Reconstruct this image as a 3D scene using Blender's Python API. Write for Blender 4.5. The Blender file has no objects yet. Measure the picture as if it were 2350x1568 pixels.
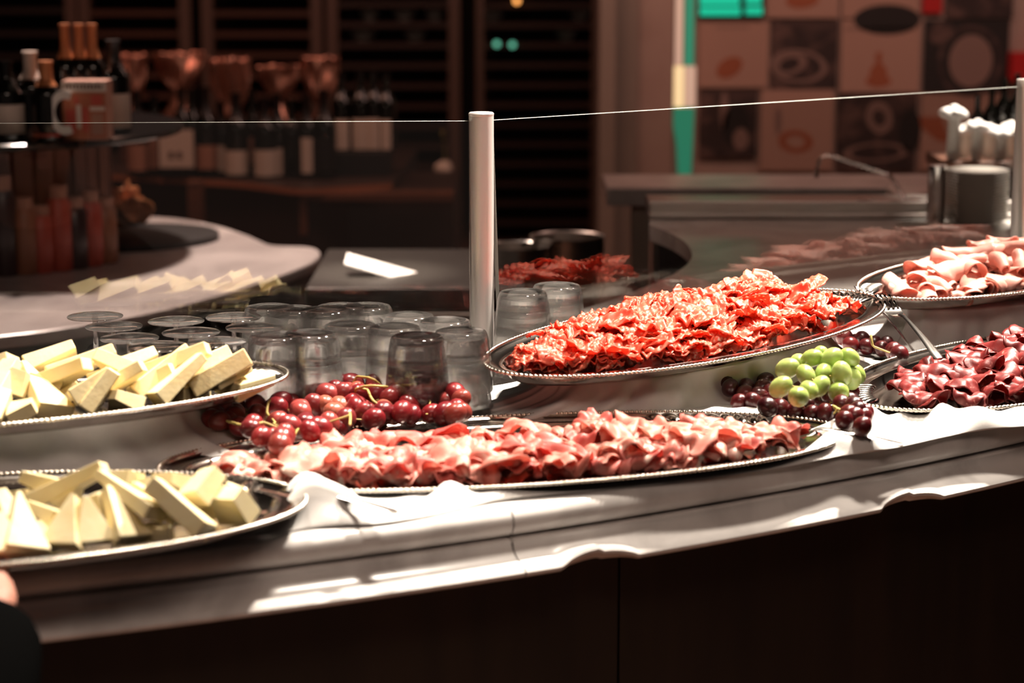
import bpy, bmesh, math, random
from mathutils import Vector, Matrix, noise
RND = random.Random(11)
PI = math.pi
COL = bpy.context.scene.collection
# ------------------------------------------------------------------ camera model (used to lay the room out)
F = 5000.0; PITCH = math.radians(10.8); EYE = 1.5
def ray(u, v):
    a = (u-1175)/F; b = -(v-784)/F
    return Vector((a, math.cos(PITCH)+b*math.sin(PITCH), -math.sin(PITCH)+b*math.cos(PITCH)))
def at(u, v, z):
    d = ray(u, v); return d*((z-EYE)/d.z)+Vector((0, 0, EYE))
def atY(u, v, Y):
    d = ray(u, v); return d*(Y/d.y)+Vector((0, 0, EYE))
# ------------------------------------------------------------------ object helpers
def tag(o, label, cat, group=None, kind=None):
    if label: o['label'] = label
    if cat: o['category'] = cat
    if group: o['group'] = group
    if kind: o['kind'] = kind
    return o
def empty(name, label, cat, loc=(0, 0, 0), group=None, rot=None):
    o = bpy.data.objects.new(name, None); COL.objects.link(o)
    o.empty_display_size = .05; o.location = loc
    if rot: o.rotation_euler = rot
    return tag(o, label, cat, group)
def copy_tree(o, parent=None):
    c = o.copy(); COL.objects.link(c); c.parent = parent
    for ch in list(o.children): copy_tree(ch, c)
    return c
class MB:
    def __init__(s): s.v = []; s.f = []; s.m = []; s.mi = 0
    def add(s, vs, fs):
        n = len(s.v); s.v += [Vector(x) for x in vs]
        s.f += [tuple(i+n for i in f) for f in fs]; s.m += [s.mi]*len(fs)
        return s
    def box(s, lo, hi, M=None):
        x0, y0, z0 = lo; x1, y1, z1 = hi
        vs = [Vector(p) for p in ((x0,y0,z0),(x1,y0,z0),(x1,y1,z0),(x0,y1,z0),(x0,y0,z1),(x1,y0,z1),(x1,y1,z1),(x0,y1,z1))]
        if M: vs = [M @ v for v in vs]
        return s.add(vs, [(0,3,2,1),(4,5,6,7),(0,1,5,4),(1,2,6,5),(2,3,7,6),(3,0,4,7)])
    def lathe(s, prof, n=32, c=(0,0,0), flute=None, closed=False, a0=0, a1=2*PI):
        c = Vector(c); full = abs(a1-a0-2*PI) < 1e-6; k = n if full else n+1
        vs = []
        for (r, z) in prof:
            for i in range(k):
                t = a0+(a1-a0)*i/n
                rr = r*(flute(t, z) if flute else 1)
                vs.append(c+Vector((rr*math.cos(t), rr*math.sin(t), z)))
        fs = []
        m = len(prof)
        for j in range(m if closed else m-1):
            j2 = (j+1) % m
            for i in range(n if full else n):
                i2 = (i+1) % k
                fs.append((j*k+i, j*k+i2, j2*k+i2, j2*k+i))
        return s.add(vs, fs)
    def tube(s, path, r, n=10, cap=True):
        path = [Vector(p) for p in path]
        rs = r if isinstance(r, (list, tuple)) else [r]*len(path)
        vs = []; ref = Vector((0, 0, 1))
        for i, p in enumerate(path):
            d = (path[min(i+1, len(path)-1)]-path[max(i-1, 0)]).normalized()
            if abs(d.dot(ref)) > .95: ref = Vector((1, 0, 0)) if abs(d.x) < .9 else Vector((0, 1, 0))
            a = d.cross(ref).normalized(); b = d.cross(a).normalized(); ref = b if abs(d.dot(b)) < .9 else ref
            for k in range(n):
                t = 2*PI*k/n; vs.append(p+(a*math.cos(t)+b*math.sin(t))*rs[i])
        fs = [(i*n+k, i*n+(k+1) % n, (i+1)*n+(k+1) % n, (i+1)*n+k) for i in range(len(path)-1) for k in range(n)]
        if cap: fs += [tuple(range(n))[::-1], tuple((len(path)-1)*n+k for k in range(n))]
        return s.add(vs, fs)
    def ell(s, c, r, n=14, m=9, M=None, bump=None):
        c = Vector(c); rx, ry, rz = r if isinstance(r, (list, tuple)) else (r, r, r)
        vs = []
        for j in range(m+1):
            p = PI*j/m
            for i in range(n):
                t = 2*PI*i/n
                q = Vector((rx*math.sin(p)*math.cos(t), ry*math.sin(p)*math.sin(t), rz*math.cos(p)))
                if bump: q = q*bump(q)
                if M: q = M @ q
                vs.append(c+q)
        fs = [(j*n+i, (j+1)*n+i, (j+1)*n+(i+1) % n, j*n+(i+1) % n) for j in range(m) for i in range(n)]
        return s.add(vs, fs)
    def grid(s, rows, closed=False):
        k = len(rows[0]); vs = [p for r in rows for p in r]
        fs = [(j*k+i, j*k+(i+1) % k, (j+1)*k+(i+1) % k, (j+1)*k+i) for j in range(len(rows)-1) for i in range(k if closed else k-1)]
        return s.add(vs, fs)
    def prism(s, pts, z0, z1):
        n = len(pts); vs = [(p[0], p[1], z0) for p in pts]+[(p[0], p[1], z1) for p in pts]
        fs = [tuple(range(n))[::-1], tuple(range(n, 2*n))]+[(i, (i+1) % n, n+(i+1) % n, n+i) for i in range(n)]
        return s.add(vs, fs)
    def build(s, name, mat, parent=None, smooth=40, local=False, bevel=0, sub=0, solid=0):
        me = bpy.data.meshes.new(name)
        off = Vector((0, 0, 0))
        if parent is not None and not local:
            p = parent
            while p is not None: off += p.location; p = p.parent
        me.from_pydata([tuple(v-off) for v in s.v], [], s.f)
        mats = mat if isinstance(mat, (list, tuple)) else [mat]
        for m in mats: me.materials.append(m)
        if len(mats) > 1: me.polygons.foreach_set('material_index', s.m)
        bm = bmesh.new(); bm.from_mesh(me)
        bmesh.ops.remove_doubles(bm, verts=bm.verts, dist=1e-6)
        bmesh.ops.dissolve_degenerate(bm, dist=1e-7, edges=bm.edges)
        if solid:
            bm.normal_update(); base = list(bm.verts); fl = list(bm.faces); bed = [e for e in bm.edges if e.is_boundary]
            dup = {v: bm.verts.new(v.co-v.normal*solid) for v in base}
            for f in fl: bm.faces.new([dup[v] for v in reversed(f.verts)])
            for e in bed:
                l = e.link_loops[0]; a_, b_ = l.vert, l.link_loop_next.vert
                bm.faces.new((b_, a_, dup[a_], dup[b_]))
        bmesh.ops.recalc_face_normals(bm, faces=bm.faces)
        bm.to_mesh(me); bm.free()
        if smooth:
            me.polygons.foreach_set('use_smooth', [True]*len(me.polygons))
            me.set_sharp_from_angle(angle=math.radians(smooth))
        o = bpy.data.objects.new(name, me); COL.objects.link(o)
        if parent is not None: o.parent = parent
        if bevel:
            b = o.modifiers.new('bevel', 'BEVEL'); b.width = bevel; b.segments = 2; b.limit_method = 'ANGLE'; b.angle_limit = .6
        if sub:
            b = o.modifiers.new('sub', 'SUBSURF'); b.levels = sub; b.render_levels = sub
        return o
def chaikin(p, n=2, closed=False):
    for _ in range(n):
        q = []
        m = len(p)
        for i in range(m if closed else m-1):
            a, b = Vector(p[i]), Vector(p[(i+1) % m]); q += [a*.75+b*.25, a*.25+b*.75]
        if not closed: q = [Vector(p[0])]+q+[Vector(p[-1])]
        p = q
    return p
# ------------------------------------------------------------------ materials
def mat(name, col, rough=.5, metal=0, **k):
    m = bpy.data.materials.new(name); m.use_nodes = True
    b = m.node_tree.nodes['Principled BSDF']
    b.inputs['Base Color'].default_value = (*col, 1); b.inputs['Roughness'].default_value = rough; b.inputs['Metallic'].default_value = metal
    for a, v in k.items():
        b.inputs[a.replace('_', ' ')].default_value = v
    return m
def nodes(m): return m.node_tree.nodes, m.node_tree.links, m.node_tree.nodes['Principled BSDF']
def noise_mix(m, c1, c2, scale, lo=.4, hi=.6, detail=4, coord='Object', dist=0, stretch=None, bump=0, bscale=None, vary=0):
    N, L, b = nodes(m)
    tc = N.new('ShaderNodeTexCoord'); src = tc.outputs[coord]
    if stretch:
        mp = N.new('ShaderNodeMapping'); mp.inputs['Scale'].default_value = stretch; L.new(src, mp.inputs['Vector']); src = mp.outputs[0]
    if vary:
        oi = N.new('ShaderNodeObjectInfo'); ad = N.new('ShaderNodeVectorMath'); ad.operation = 'ADD'
        ml = N.new('ShaderNodeMath'); ml.operation = 'MULTIPLY'; ml.inputs[1].default_value = 17; L.new(oi.outputs['Random'], ml.inputs[0])
        L.new(src, ad.inputs[0]); L.new(ml.outputs[0], ad.inputs[1]); src = ad.outputs[0]
    n = N.new('ShaderNodeTexNoise'); n.inputs['Scale'].default_value = scale; n.inputs['Detail'].default_value = detail; n.inputs['Distortion'].default_value = dist
    L.new(src, n.inputs['Vector'])
    r = N.new('ShaderNodeValToRGB'); r.color_ramp.elements[0].position = lo; r.color_ramp.elements[1].position = hi
    r.color_ramp.elements[0].color = (*c1, 1); r.color_ramp.elements[1].color = (*c2, 1)
    L.new(n.outputs['Fac'], r.inputs[0]); L.new(r.outputs[0], b.inputs['Base Color'])
    if bump:
        n2 = N.new('ShaderNodeTexNoise'); n2.inputs['Scale'].default_value = bscale or scale*3; n2.inputs['Detail'].default_value = 3; L.new(src, n2.inputs['Vector'])
        bp = N.new('ShaderNodeBump'); bp.inputs['Strength'].default_value = bump; bp.inputs['Distance'].default_value = .002
        L.new(n2.outputs['Fac'], bp.inputs['Height']); L.new(bp.outputs[0], b.inputs['Normal'])
    return r
M = {}
M['marble'] = mat('white_marble', (.8, .77, .74), .22); noise_mix(M['marble'], (.52, .49, .47), (.8, .77, .74), 5, .3, .5, 6, dist=1.2)
M['marble_back'] = mat('grey_marble', (.6, .55, .52), .3); noise_mix(M['marble_back'], (.36, .32, .31), (.58, .53, .51), 4, .3, .6, 7, dist=1.5)
M['panel'] = mat('dark_panel', (.018, .011, .008), .5); noise_mix(M['panel'], (.012, .008, .006), (.024, .015, .01), 3, .3, .7, stretch=(8, 8, 1))
M['cloth'] = mat('white_cloth', (.82, .80, .77), .9, Sheen_Weight=.15); noise_mix(M['cloth'], (.78, .76, .73), (.84, .82, .79), 30, bump=.08, bscale=900)
M['silver'] = mat('silver_plate', (.62, .57, .52), .13, 1); noise_mix(M['silver'], (.5, .45, .41), (.68, .63, .58), 22, .35, .65, bump=.05, bscale=60)
M['silver_bead'] = mat('silver_bead', (.75, .68, .58), .22, 1)
M['steel'] = mat('brushed_steel', (.55, .52, .49), .3, 1); noise_mix(M['steel'], (.48, .45, .42), (.6, .57, .54), 9, .3, .7, stretch=(1, 30, 30))
M['satin_steel'] = mat('satin_steel', (.78, .74, .71), .38, .45)
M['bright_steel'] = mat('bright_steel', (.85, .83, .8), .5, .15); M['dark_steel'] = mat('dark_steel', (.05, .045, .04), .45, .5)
M['chrome'] = mat('chrome', (.8, .78, .76), .08, 1)
M['fork'] = mat('cutlery_steel', (.72, .68, .64), .16, 1)
M['glass'] = mat('clear_glass', (.99, .99, .99), .008, 0, Transmission_Weight=1.0, IOR=1.46)
M['cheese'] = mat('pale_cheese', (.86, .68, .33), .55, 0, Subsurface_Weight=.12, Subsurface_Radius=(.01, .006, .003)); noise_mix(M['cheese'], (.85, .68, .34), (.89, .76, .45), 40, .3, .7, vary=1, bump=.12, bscale=220)
M['cheese_pale'] = mat('ivory_cheese', (.86, .74, .46), .55, 0, Subsurface_Weight=.12, Subsurface_Radius=(.01, .006, .003)); noise_mix(M['cheese_pale'], (.82, .68, .36), (.88, .78, .5), 40, .3, .7, vary=1, bump=.12, bscale=220)
M['rind'] = mat('cheese_rind', (.55, .3, .1), .7)
# meats
def add_translucent(m, w):
    N, L, b = nodes(m)
    src = b.inputs['Base Color'].links[0].from_socket
    t = N.new('ShaderNodeBsdfTranslucent'); L.new(src, t.inputs['Color'])
    mx = N.new('ShaderNodeMixShader'); mx.inputs[0].default_value = w
    out = N['Material Output']; L.new(b.outputs[0], mx.inputs[1]); L.new(t.outputs[0], mx.inputs[2]); L.new(mx.outputs[0], out.inputs[0])
def meat(name, c1, c2, fat, scale, flo, fhi, fscale, rough=.32, tr=.25, pepper=False):
    m = mat(name, c1, rough)
    r = noise_mix(m, c1, c2, scale, .35, .65, 3, dist=.6, vary=1, bump=.1, bscale=260)
    N, L, b = nodes(m)
    src = b.inputs['Base Color'].links[0].from_socket
    vec = r.inputs[0].links[0].from_node.inputs['Vector'].links[0].from_socket
    if fscale[0] == 'v':
        v = N.new('ShaderNodeTexVoronoi'); v.inputs['Scale'].default_value = fscale[1]; L.new(vec, v.inputs['Vector']); o = v.outputs['Distance']
    else:
        v = N.new('ShaderNodeTexNoise'); v.inputs['Scale'].default_value = fscale[1]; v.inputs['Detail'].default_value = 2; v.inputs['Distortion'].default_value = fscale[2]; L.new(vec, v.inputs['Vector']); o = v.outputs['Fac']
    rr = N.new('ShaderNodeMapRange'); rr.inputs[1].default_value = flo; rr.inputs[2].default_value = fhi; L.new(o, rr.inputs[0])
    mx = N.new('ShaderNodeMix'); mx.data_type = 'RGBA'; L.new(rr.outputs[0], mx.inputs[0]); L.new(src, mx.inputs[6]); mx.inputs[7].default_value = (*fat, 1)
    L.new(mx.outputs[2], b.inputs['Base Color'])
    if tr: add_translucent(m, tr)
    return m
M['salami'] = meat('salami', (.84, .12, .065), (.92, .22, .13), (.97, .68, .52), 60, .36, .2, ('v', 170), .42, .42)
M['prosciutto'] = meat('prosciutto', (.78, .27, .21), (.86, .45, .36), (.93, .76, .66), 28, .56, .66, ('n', 22, 1.5), .45, .42)
M['prosciutto_red'] = meat('prosciutto_lean', (.64, .12, .1), (.78, .27, .21), (.9, .66, .56), 28, .58, .7, ('n', 20, 1.5), .45, .42)
M['mortadella'] = meat('mortadella', (.86, .44, .36), (.88, .5, .42), (.9, .66, .58), 30, .66, .72, ('n', 60, .3), .45, .35)
M['bresaola'] = meat('bresaola', (.15, .012, .012), (.27, .03, .027), (.6, .22, .18), 45, .62, .74, ('n', 50, 2.5), .4, .35)
# fruit
def fruit(name, stops, rough=.28):
    m = mat(name, stops[0], rough); N, L, b = nodes(m)
    oi = N.new('ShaderNodeObjectInfo'); r = N.new('ShaderNodeValToRGB')
    while len(r.color_ramp.elements) < len(stops): r.color_ramp.elements.new(.5)
    for i, c in enumerate(stops):
        r.color_ramp.elements[i].position = i/(len(stops)-1); r.color_ramp.elements[i].color = (*c, 1)
    L.new(oi.outputs['Random'], r.inputs[0])
    tc = N.new('ShaderNodeTexCoord'); n = N.new('ShaderNodeTexNoise'); n.inputs['Scale'].default_value = 90; L.new(tc.outputs['Object'], n.inputs[0])
    mx = N.new('ShaderNodeMix'); mx.data_type = 'RGBA'; mx.blend_type = 'MULTIPLY'; mx.inputs[0].default_value = .5
    L.new(r.outputs[0], mx.inputs[6]); L.new(n.outputs['Fac'], mx.inputs[7]); 
    L.new(mx.outputs[2], b.inputs['Base Color'])
    b.inputs['Subsurface Weight'].default_value = .25; b.inputs['Subsurface Radius'].default_value = (.008, .003, .002); b.inputs['Subsurface Scale'].default_value = 1
    return m
M['red_grape'] = fruit('red_grape', [(.2, .01, .016), (.28, .018, .022), (.15, .008, .014), (.38, .06, .05), (.24, .014, .02), (.46, .13, .08)])
M['dark_grape'] = fruit('dark_grape', [(.05, .004, .006), (.1, .007, .009), (.035, .003, .005), (.15, .012, .013)])
M['green_grape'] = fruit('green_grape', [(.4, .56, .13), (.5, .64, .2), (.34, .5, .1)], .28)
M['stem'] = mat('grape_stem', (.4, .3, .08), .6)
# background
M['bg_wood'] = mat('brown_wood', (.12, .045, .025), .5); noise_mix(M['bg_wood'], (.08, .03, .017), (.16, .06, .03), 4, .3, .7, stretch=(1, 1, 12))
M['bg_dark'] = mat('dark_brown_wood', (.03, .015, .011), .5)
M['bg_edge'] = mat('orange_wood_edge', (.34, .13, .07), .45)
M['rack_post'] = mat('bronze_post', (.2, .12, .095), .4, .3)
M['rack_shelf'] = mat('rack_shelf', (.13, .05, .03), .45)
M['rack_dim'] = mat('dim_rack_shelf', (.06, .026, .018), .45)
M['black'] = mat('black_matte', (.006, .005, .005), .55)
M['black_gloss'] = mat('black_glossy', (.008, .007, .007), .15)
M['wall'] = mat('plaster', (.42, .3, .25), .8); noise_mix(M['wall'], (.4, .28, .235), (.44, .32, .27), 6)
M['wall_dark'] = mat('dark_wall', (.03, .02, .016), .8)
M['pillar'] = mat('grey_pillar', (.3, .24, .2), .6)
M['floor'] = mat('brown_floor', (.2, .1, .07), .35); noise_mix(M['floor'], (.16, .08, .055), (.24, .12, .08), 2)
M['ceiling'] = mat('dark_ceiling', (.05, .035, .028), .9)
M['bottle'] = mat('dark_bottle_glass', (.006, .006, .005), .08, 0, Specular_IOR_Level=.6)
M['label_cream'] = mat('label_cream', (.55, .45, .38), .7)
M['label_brown'] = mat('label_brown', (.32, .15, .1), .7)
M['label_red'] = mat('label_red', (.4, .05, .03), .6)
M['foil_orange'] = mat('orange_foil', (.55, .2, .08), .4, .3)
M['foil_black'] = mat('black_foil', (.012, .01, .01), .35)
M['copper'] = mat('copper_cellophane', (.5, .24, .17), .27, .8); noise_mix(M['copper'], (.4, .17, .12), (.56, .29, .21), 12, .3, .7, bump=.5, bscale=14)
M['ink'] = mat('dark_print', (.07, .03, .025), .7)
M['post_beige'] = mat('beige_print', (.43, .26, .2), .7)
M['post_dark'] = mat('dark_print_photo', (.06, .035, .03), .7); noise_mix(M['post_dark'], (.035, .02, .018), (.15, .085, .07), 9, .45, .7, 3, dist=1)
M['post_black'] = mat('black_print_photo', (.016, .012, .011), .7)
M['post_plate'] = mat('pale_dish_print', (.24, .15, .125), .7)
M['post_orange'] = mat('orange_print', (.34, .1, .045), .7)
M['china'] = mat('white_china', (.72, .68, .62), .2)
M['petal'] = mat('white_petal', (.9, .87, .84), .6)
M['amber'] = mat('amber_leaf', (.5, .2, .07), .5)
M['red_sign'] = mat('red_plastic', (.5, .02, .02), .4)
M['skin'] = mat('skin', (.62, .28, .2), .5, 0, Subsurface_Weight=.1, Subsurface_Radius=(.01, .004, .002))
M['sleeve'] = mat('black_fabric', (.004, .004, .004), .95, Specular_IOR_Level=0)
M['hair'] = mat('dark_hair', (.02, .012, .008), .6)
M['jar_red'] = mat('red_jar', (.42, .07, .045), .4); M['jar_brown'] = mat('brown_jar', (.28, .11, .06), .4); M['jar_dark'] = mat('dark_jar', (.05, .03, .03), .3)
M['slat'] = mat('reddish_slat', (.16, .055, .03), .5)
def emit(name, col, s):
    m = mat(name, col, .6); b = nodes(m)[2]
    b.inputs['Emission Color'].default_value = (*col, 1); b.inputs['Emission Strength'].default_value = s
    return m
M['teal'] = emit('teal_light', (.005, .5, .3), .85); M['teal_dim'] = emit('teal_light_dim', (.03, .3, .18), .55)
M['cream_light'] = emit('cream_light', (.75, .55, .42), .45); M['yellow_light'] = emit('yellow_light', (.95, .75, .4), .75)
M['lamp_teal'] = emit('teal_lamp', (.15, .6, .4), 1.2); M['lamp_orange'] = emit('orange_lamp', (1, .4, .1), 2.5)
# pane: thin clear sheet, mirror part from the angle of sight
m = bpy.data.materials.new('pane_glass'); m.use_nodes = True; N, L = m.node_tree.nodes, m.node_tree.links; N.clear()
out = N.new('ShaderNodeOutputMaterial'); mx = N.new('ShaderNodeMixShader'); tr = N.new('ShaderNodeBsdfTransparent'); gl = N.new('ShaderNodeBsdfGlossy')
tr.inputs[0].default_value = (.93, .93, .92, 1); gl.inputs['Roughness'].default_value = .004
ge = N.new('ShaderNodeNewGeometry'); dt = N.new('ShaderNodeVectorMath'); dt.operation = 'DOT_PRODUCT'
L.new(ge.outputs['Normal'], dt.inputs[0]); L.new(ge.outputs['Incoming'], dt.inputs[1])
def mth(op, a, b=None):
    x = N.new('ShaderNodeMath'); x.operation = op
    for i, q in enumerate((a, b)):
        if q is None: continue
        if isinstance(q, (int, float)): x.inputs[i].default_value = q
        else: L.new(q, x.inputs[i])
    return x.outputs[0]
fr = mth('ADD', mth('MULTIPLY', mth('POWER', mth('SUBTRACT', 1.0, mth('ABSOLUTE', dt.outputs['Value'])), 5.0), .95), .075)
L.new(fr, mx.inputs[0]); L.new(tr.outputs[0], mx.inputs[1]); L.new(gl.outputs[0], mx.inputs[2]); L.new(mx.outputs[0], out.inputs[0])
M['pane'] = m
g = M['glass']; gN, gL, gb = nodes(g); mx2 = gN.new('ShaderNodeMixShader'); mx2.inputs[0].default_value = .42
t2 = gN.new('ShaderNodeBsdfTransparent'); t2.inputs[0].default_value = (.97, .965, .96, 1); gl2 = gN.new('ShaderNodeBsdfGlossy'); gl2.inputs['Roughness'].default_value = .06; mx3 = gN.new('ShaderNodeMixShader'); 
gg = gN.new('ShaderNodeNewGeometry'); gd = gN.new('ShaderNodeVectorMath'); gd.operation = 'DOT_PRODUCT'; gL.new(gg.outputs['Normal'], gd.inputs[0]); gL.new(gg.outputs['Incoming'], gd.inputs[1])
N, L = gN, gL
fr2 = mth('ADD', mth('MULTIPLY', mth('POWER', mth('SUBTRACT', 1.0, mth('ABSOLUTE', gd.outputs['Value'])), 4.0), .8), .05); gL.new(fr2, mx3.inputs[0])
gL.new(t2.outputs[0], mx3.inputs[1]); gL.new(gl2.outputs[0], mx3.inputs[2]); gL.new(gb.outputs[0], mx2.inputs[1]); gL.new(mx3.outputs[0], mx2.inputs[2]); gL.new(mx2.outputs[0], gN['Material Output'].inputs[0])
M['pane_edge'] = mat('pane_edge', (.5, .52, .48), .3)

# ------------------------------------------------------------------ room shell
def struct(o): o['kind'] = 'structure'; return o
struct(MB().box((-5, -2.5, -.1), (6, 11.2, 0)).build('floor', M['floor']))
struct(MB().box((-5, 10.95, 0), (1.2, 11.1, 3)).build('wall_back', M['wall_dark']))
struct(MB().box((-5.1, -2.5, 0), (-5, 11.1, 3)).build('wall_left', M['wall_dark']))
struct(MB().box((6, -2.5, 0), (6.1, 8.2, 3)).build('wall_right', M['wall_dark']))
struct(MB().box((-5, .2, 3), (6, 11.1, 3.1)).build('ceiling', M['ceiling']))
xw = atY(1462, 200, 8).x
struct(MB().box((xw, 8, 0), (6, 8.2, 3)).build('wall_front', M['wall']))
xa = atY(1376, 200, 7.9).x; xb = atY(1412, 200, 7.9).x
pil = MB().box((xa, 7.9, 0), (xb, 8.2, 3)); pil.box((xb, 7.98, 0), (xw, 8.2, 3))
struct(pil.build('trim_1', M['pillar']))

# ------------------------------------------------------------------ serving counter
CC = Vector((-2.0488, 6.0142, 0)); CR = 4.3516          # centre and radius of the lower front lip
def arc(r, a): return Vector((CC.x+r*math.cos(a), CC.y+r*math.sin(a), 0))
def arcang(p): return math.atan2(p.y-CC.y, p.x-CC.x)
A0 = math.radians(-80); A1 = math.radians(-42); NA = 150
counter = empty('serving_counter', 'curved marble topped serving counter with dark panelled front under all the meat platters', 'counter', (0, 2.4, 0))
inner = [at(u, v, .9) for (u, v) in ((1135, 772), (1200, 745), (1300, 721), (1400, 690), (1490, 656), (1550, 628), (1582, 604), (1590, 585), (1580, 562), (1555, 543), (1520, 527), (1490, 516))]
inner = chaikin(inner, 2)
back = [Vector((-1.45, 2.9, 0)), Vector((-.67, 2.93, 0)), Vector((-.2, 3.0, 0)), Vector((-.08, 3.06, 0))]+inner+[Vector((.30, 4.7, 0)), Vector((.86, 4.7, 0)), Vector((.88, 5.1, 0)), Vector((2.4, 5.1, 0))]
front = [arc(CR-.042, A0+(A1-A0)*i/NA) for i in range(NA+1)]
slab = MB().prism(front+back[::-1], .868, .9)
slab.build('marble_top', M['marble'], counter, smooth=0)
# rounded upper roll and stepped lower lip, swept round the arc in slabs that meet in fine seams
def notch(a):      # two shallow notches in the lower lip
    r = 0
    for (u, v, w) in ((1375, 1293, .045), (2095, 1162, .05)):
        p = at(u, v, .834); d = (a-arcang(p))*CR/w
        if -1 < d < 1: r = max(r, math.sin((d+1)/2*PI)**.6*(1 if d < 0 else .75))
    return r
roll = [(-.042, .9, 0)]+[(-.042+.0155*math.sin(t), .8845+.0155*math.cos(t), 0) for t in [PI*k/14 for k in range(1, 14)]]+[(-.042, .869, 0), (-.046, .868, 0)]
lip = [(-.046, .868, 0), (-.0305, .8665, 0), (-.0295, .8645, 0), (-.030, .862, 0), (-.028, .857, 0), (-.0235, .852, .2), (-.0165, .8478, .4), (-.0085, .8445, .7), (-.003, .842, 1), (0, .8385, 1), (-.0006, .835, 1), (-.003, .833, 1), (-.008, .832, .6), (-.05, .832, .2), (-.06, .86, 0)]
def sweep(prof, a0, a1, n):
    rows = []
    for i in range(n+1):
        a = a0+(a1-a0)*i/n; c = notch(a)
        rows.append([arc(CR+d, a)+Vector((0, 0, z+c*k*.012))-(Vector((math.cos(a), math.sin(a), 0))*c*k*.004) for (d, z, k) in prof])
    return rows
seams = [A0, arcang(at(-260, 1430, .87)), arcang(at(1192, 1240, .87)), arcang(at(2800, 1010, .87)), A1]
for i in range(4):
    g = .0009/CR
    MB().grid(sweep(roll, seams[i]+g, seams[i+1]-g, 60)).build('edge_roll', M['marble'], counter, smooth=50)
    MB().grid(sweep(lip, seams[i]+g, seams[i+1]-g, 160)).build('lower_lip', M['marble'], counter, smooth=35)
pseams = [A0, arcang(at(-500, 1500, .8)), arcang(at(1597, 1400, .8)), A1]
for i in range(3):
    b = MB(); g = .0016/CR
    b.grid([[arc(CR-.055, a)+Vector((0, 0, .855)), arc(CR-.055, a)+Vector((0, 0, .1)), arc(CR-.09, a)+Vector((0, 0, .1)), arc(CR-.09, a)+Vector((0, 0, 0))] for a in [pseams[i]+g+(pseams[i+1]-pseams[i]-2*g)*k/40 for k in range(41)]])
    b.build('front_panel', M['panel'], counter, smooth=0)
ib = MB(); ib.grid([[Vector((p.x+.02, p.y+.01, .868)), Vector((p.x+.02, p.y+.01, 0))] for p in back])
ib.build('staff_side_panel', M['black'], counter, smooth=0)

# ------------------------------------------------------------------ sneeze guard
PB = at(1106, 870, .9); GZ = 1.2477
def gp(u, v): 
    q = at(u, v, GZ); q.z = 0; return q
PL = gp(0, 283); PR = gp(2348, 198)
dl = (PL-Vector((PB.x, PB.y, 0))).normalized(); dr = (PR-Vector((PB.x, PB.y, 0))).normalized()
PB0 = Vector((PB.x, PB.y, 0)); PLL = PB0+dl*.93; PRR = PB0+dr*(PR-PB0).length
PRR = Vector((atY(2357, 198, PR.y).x, PR.y, 0))
guard = empty('sneeze_guard', 'clear glass sneeze guard on round satin steel posts behind the platters', 'sneeze guard', (PB.x, PB.y, .9))
def post(p):
    b = MB(); b.lathe([(0, .9), (.026, .9), (.026, .904), (.0165, .905), (.0165, 1.2545)], 28, (p.x, p.y, 0)); o = b.build('post', M['satin_steel'], guard, smooth=30)
    MB().lathe([(.0165, 1.2545), (.0168, 1.2555), (.0168, 1.2575), (.0155, 1.259), (0, 1.2593)], 28, (p.x, p.y, 0)).build('post_cap', M['satin_steel'], o, smooth=30)
    return o
for p in (PLL, PB0, PRR): post(p)
def pane(p, q, lean=0):
    d = (q-p).normalized(); n = Vector((-d.y, d.x, 0))*.004; a, b_ = p+d*.0165, q-d*.0165
    b = MB()
    pts = [a-n, b_-n, b_+n, a+n]
    ln = Vector((d.y, -d.x, 0))*lean
    vs = [x+ln+Vector((0, 0, .906)) for x in pts]+[x+Vector((0, 0, GZ)) for x in pts]
    b.add(vs, [(0, 1, 5, 4), (2, 3, 7, 6)]); b.mi = 1
    b.add(vs, [(4, 5, 6, 7), (3, 2, 1, 0), (1, 2, 6, 5), (3, 0, 4, 7)])
    b.build('glass_panel', [M['pane'], M['pane_edge']], guard, smooth=0)
    k = MB().box((-.004, -.0155, 0), (.004, .0155, .016)); 
    return d
pane(PLL, PB0, .016); pane(PB0, PRR, .020)
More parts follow.
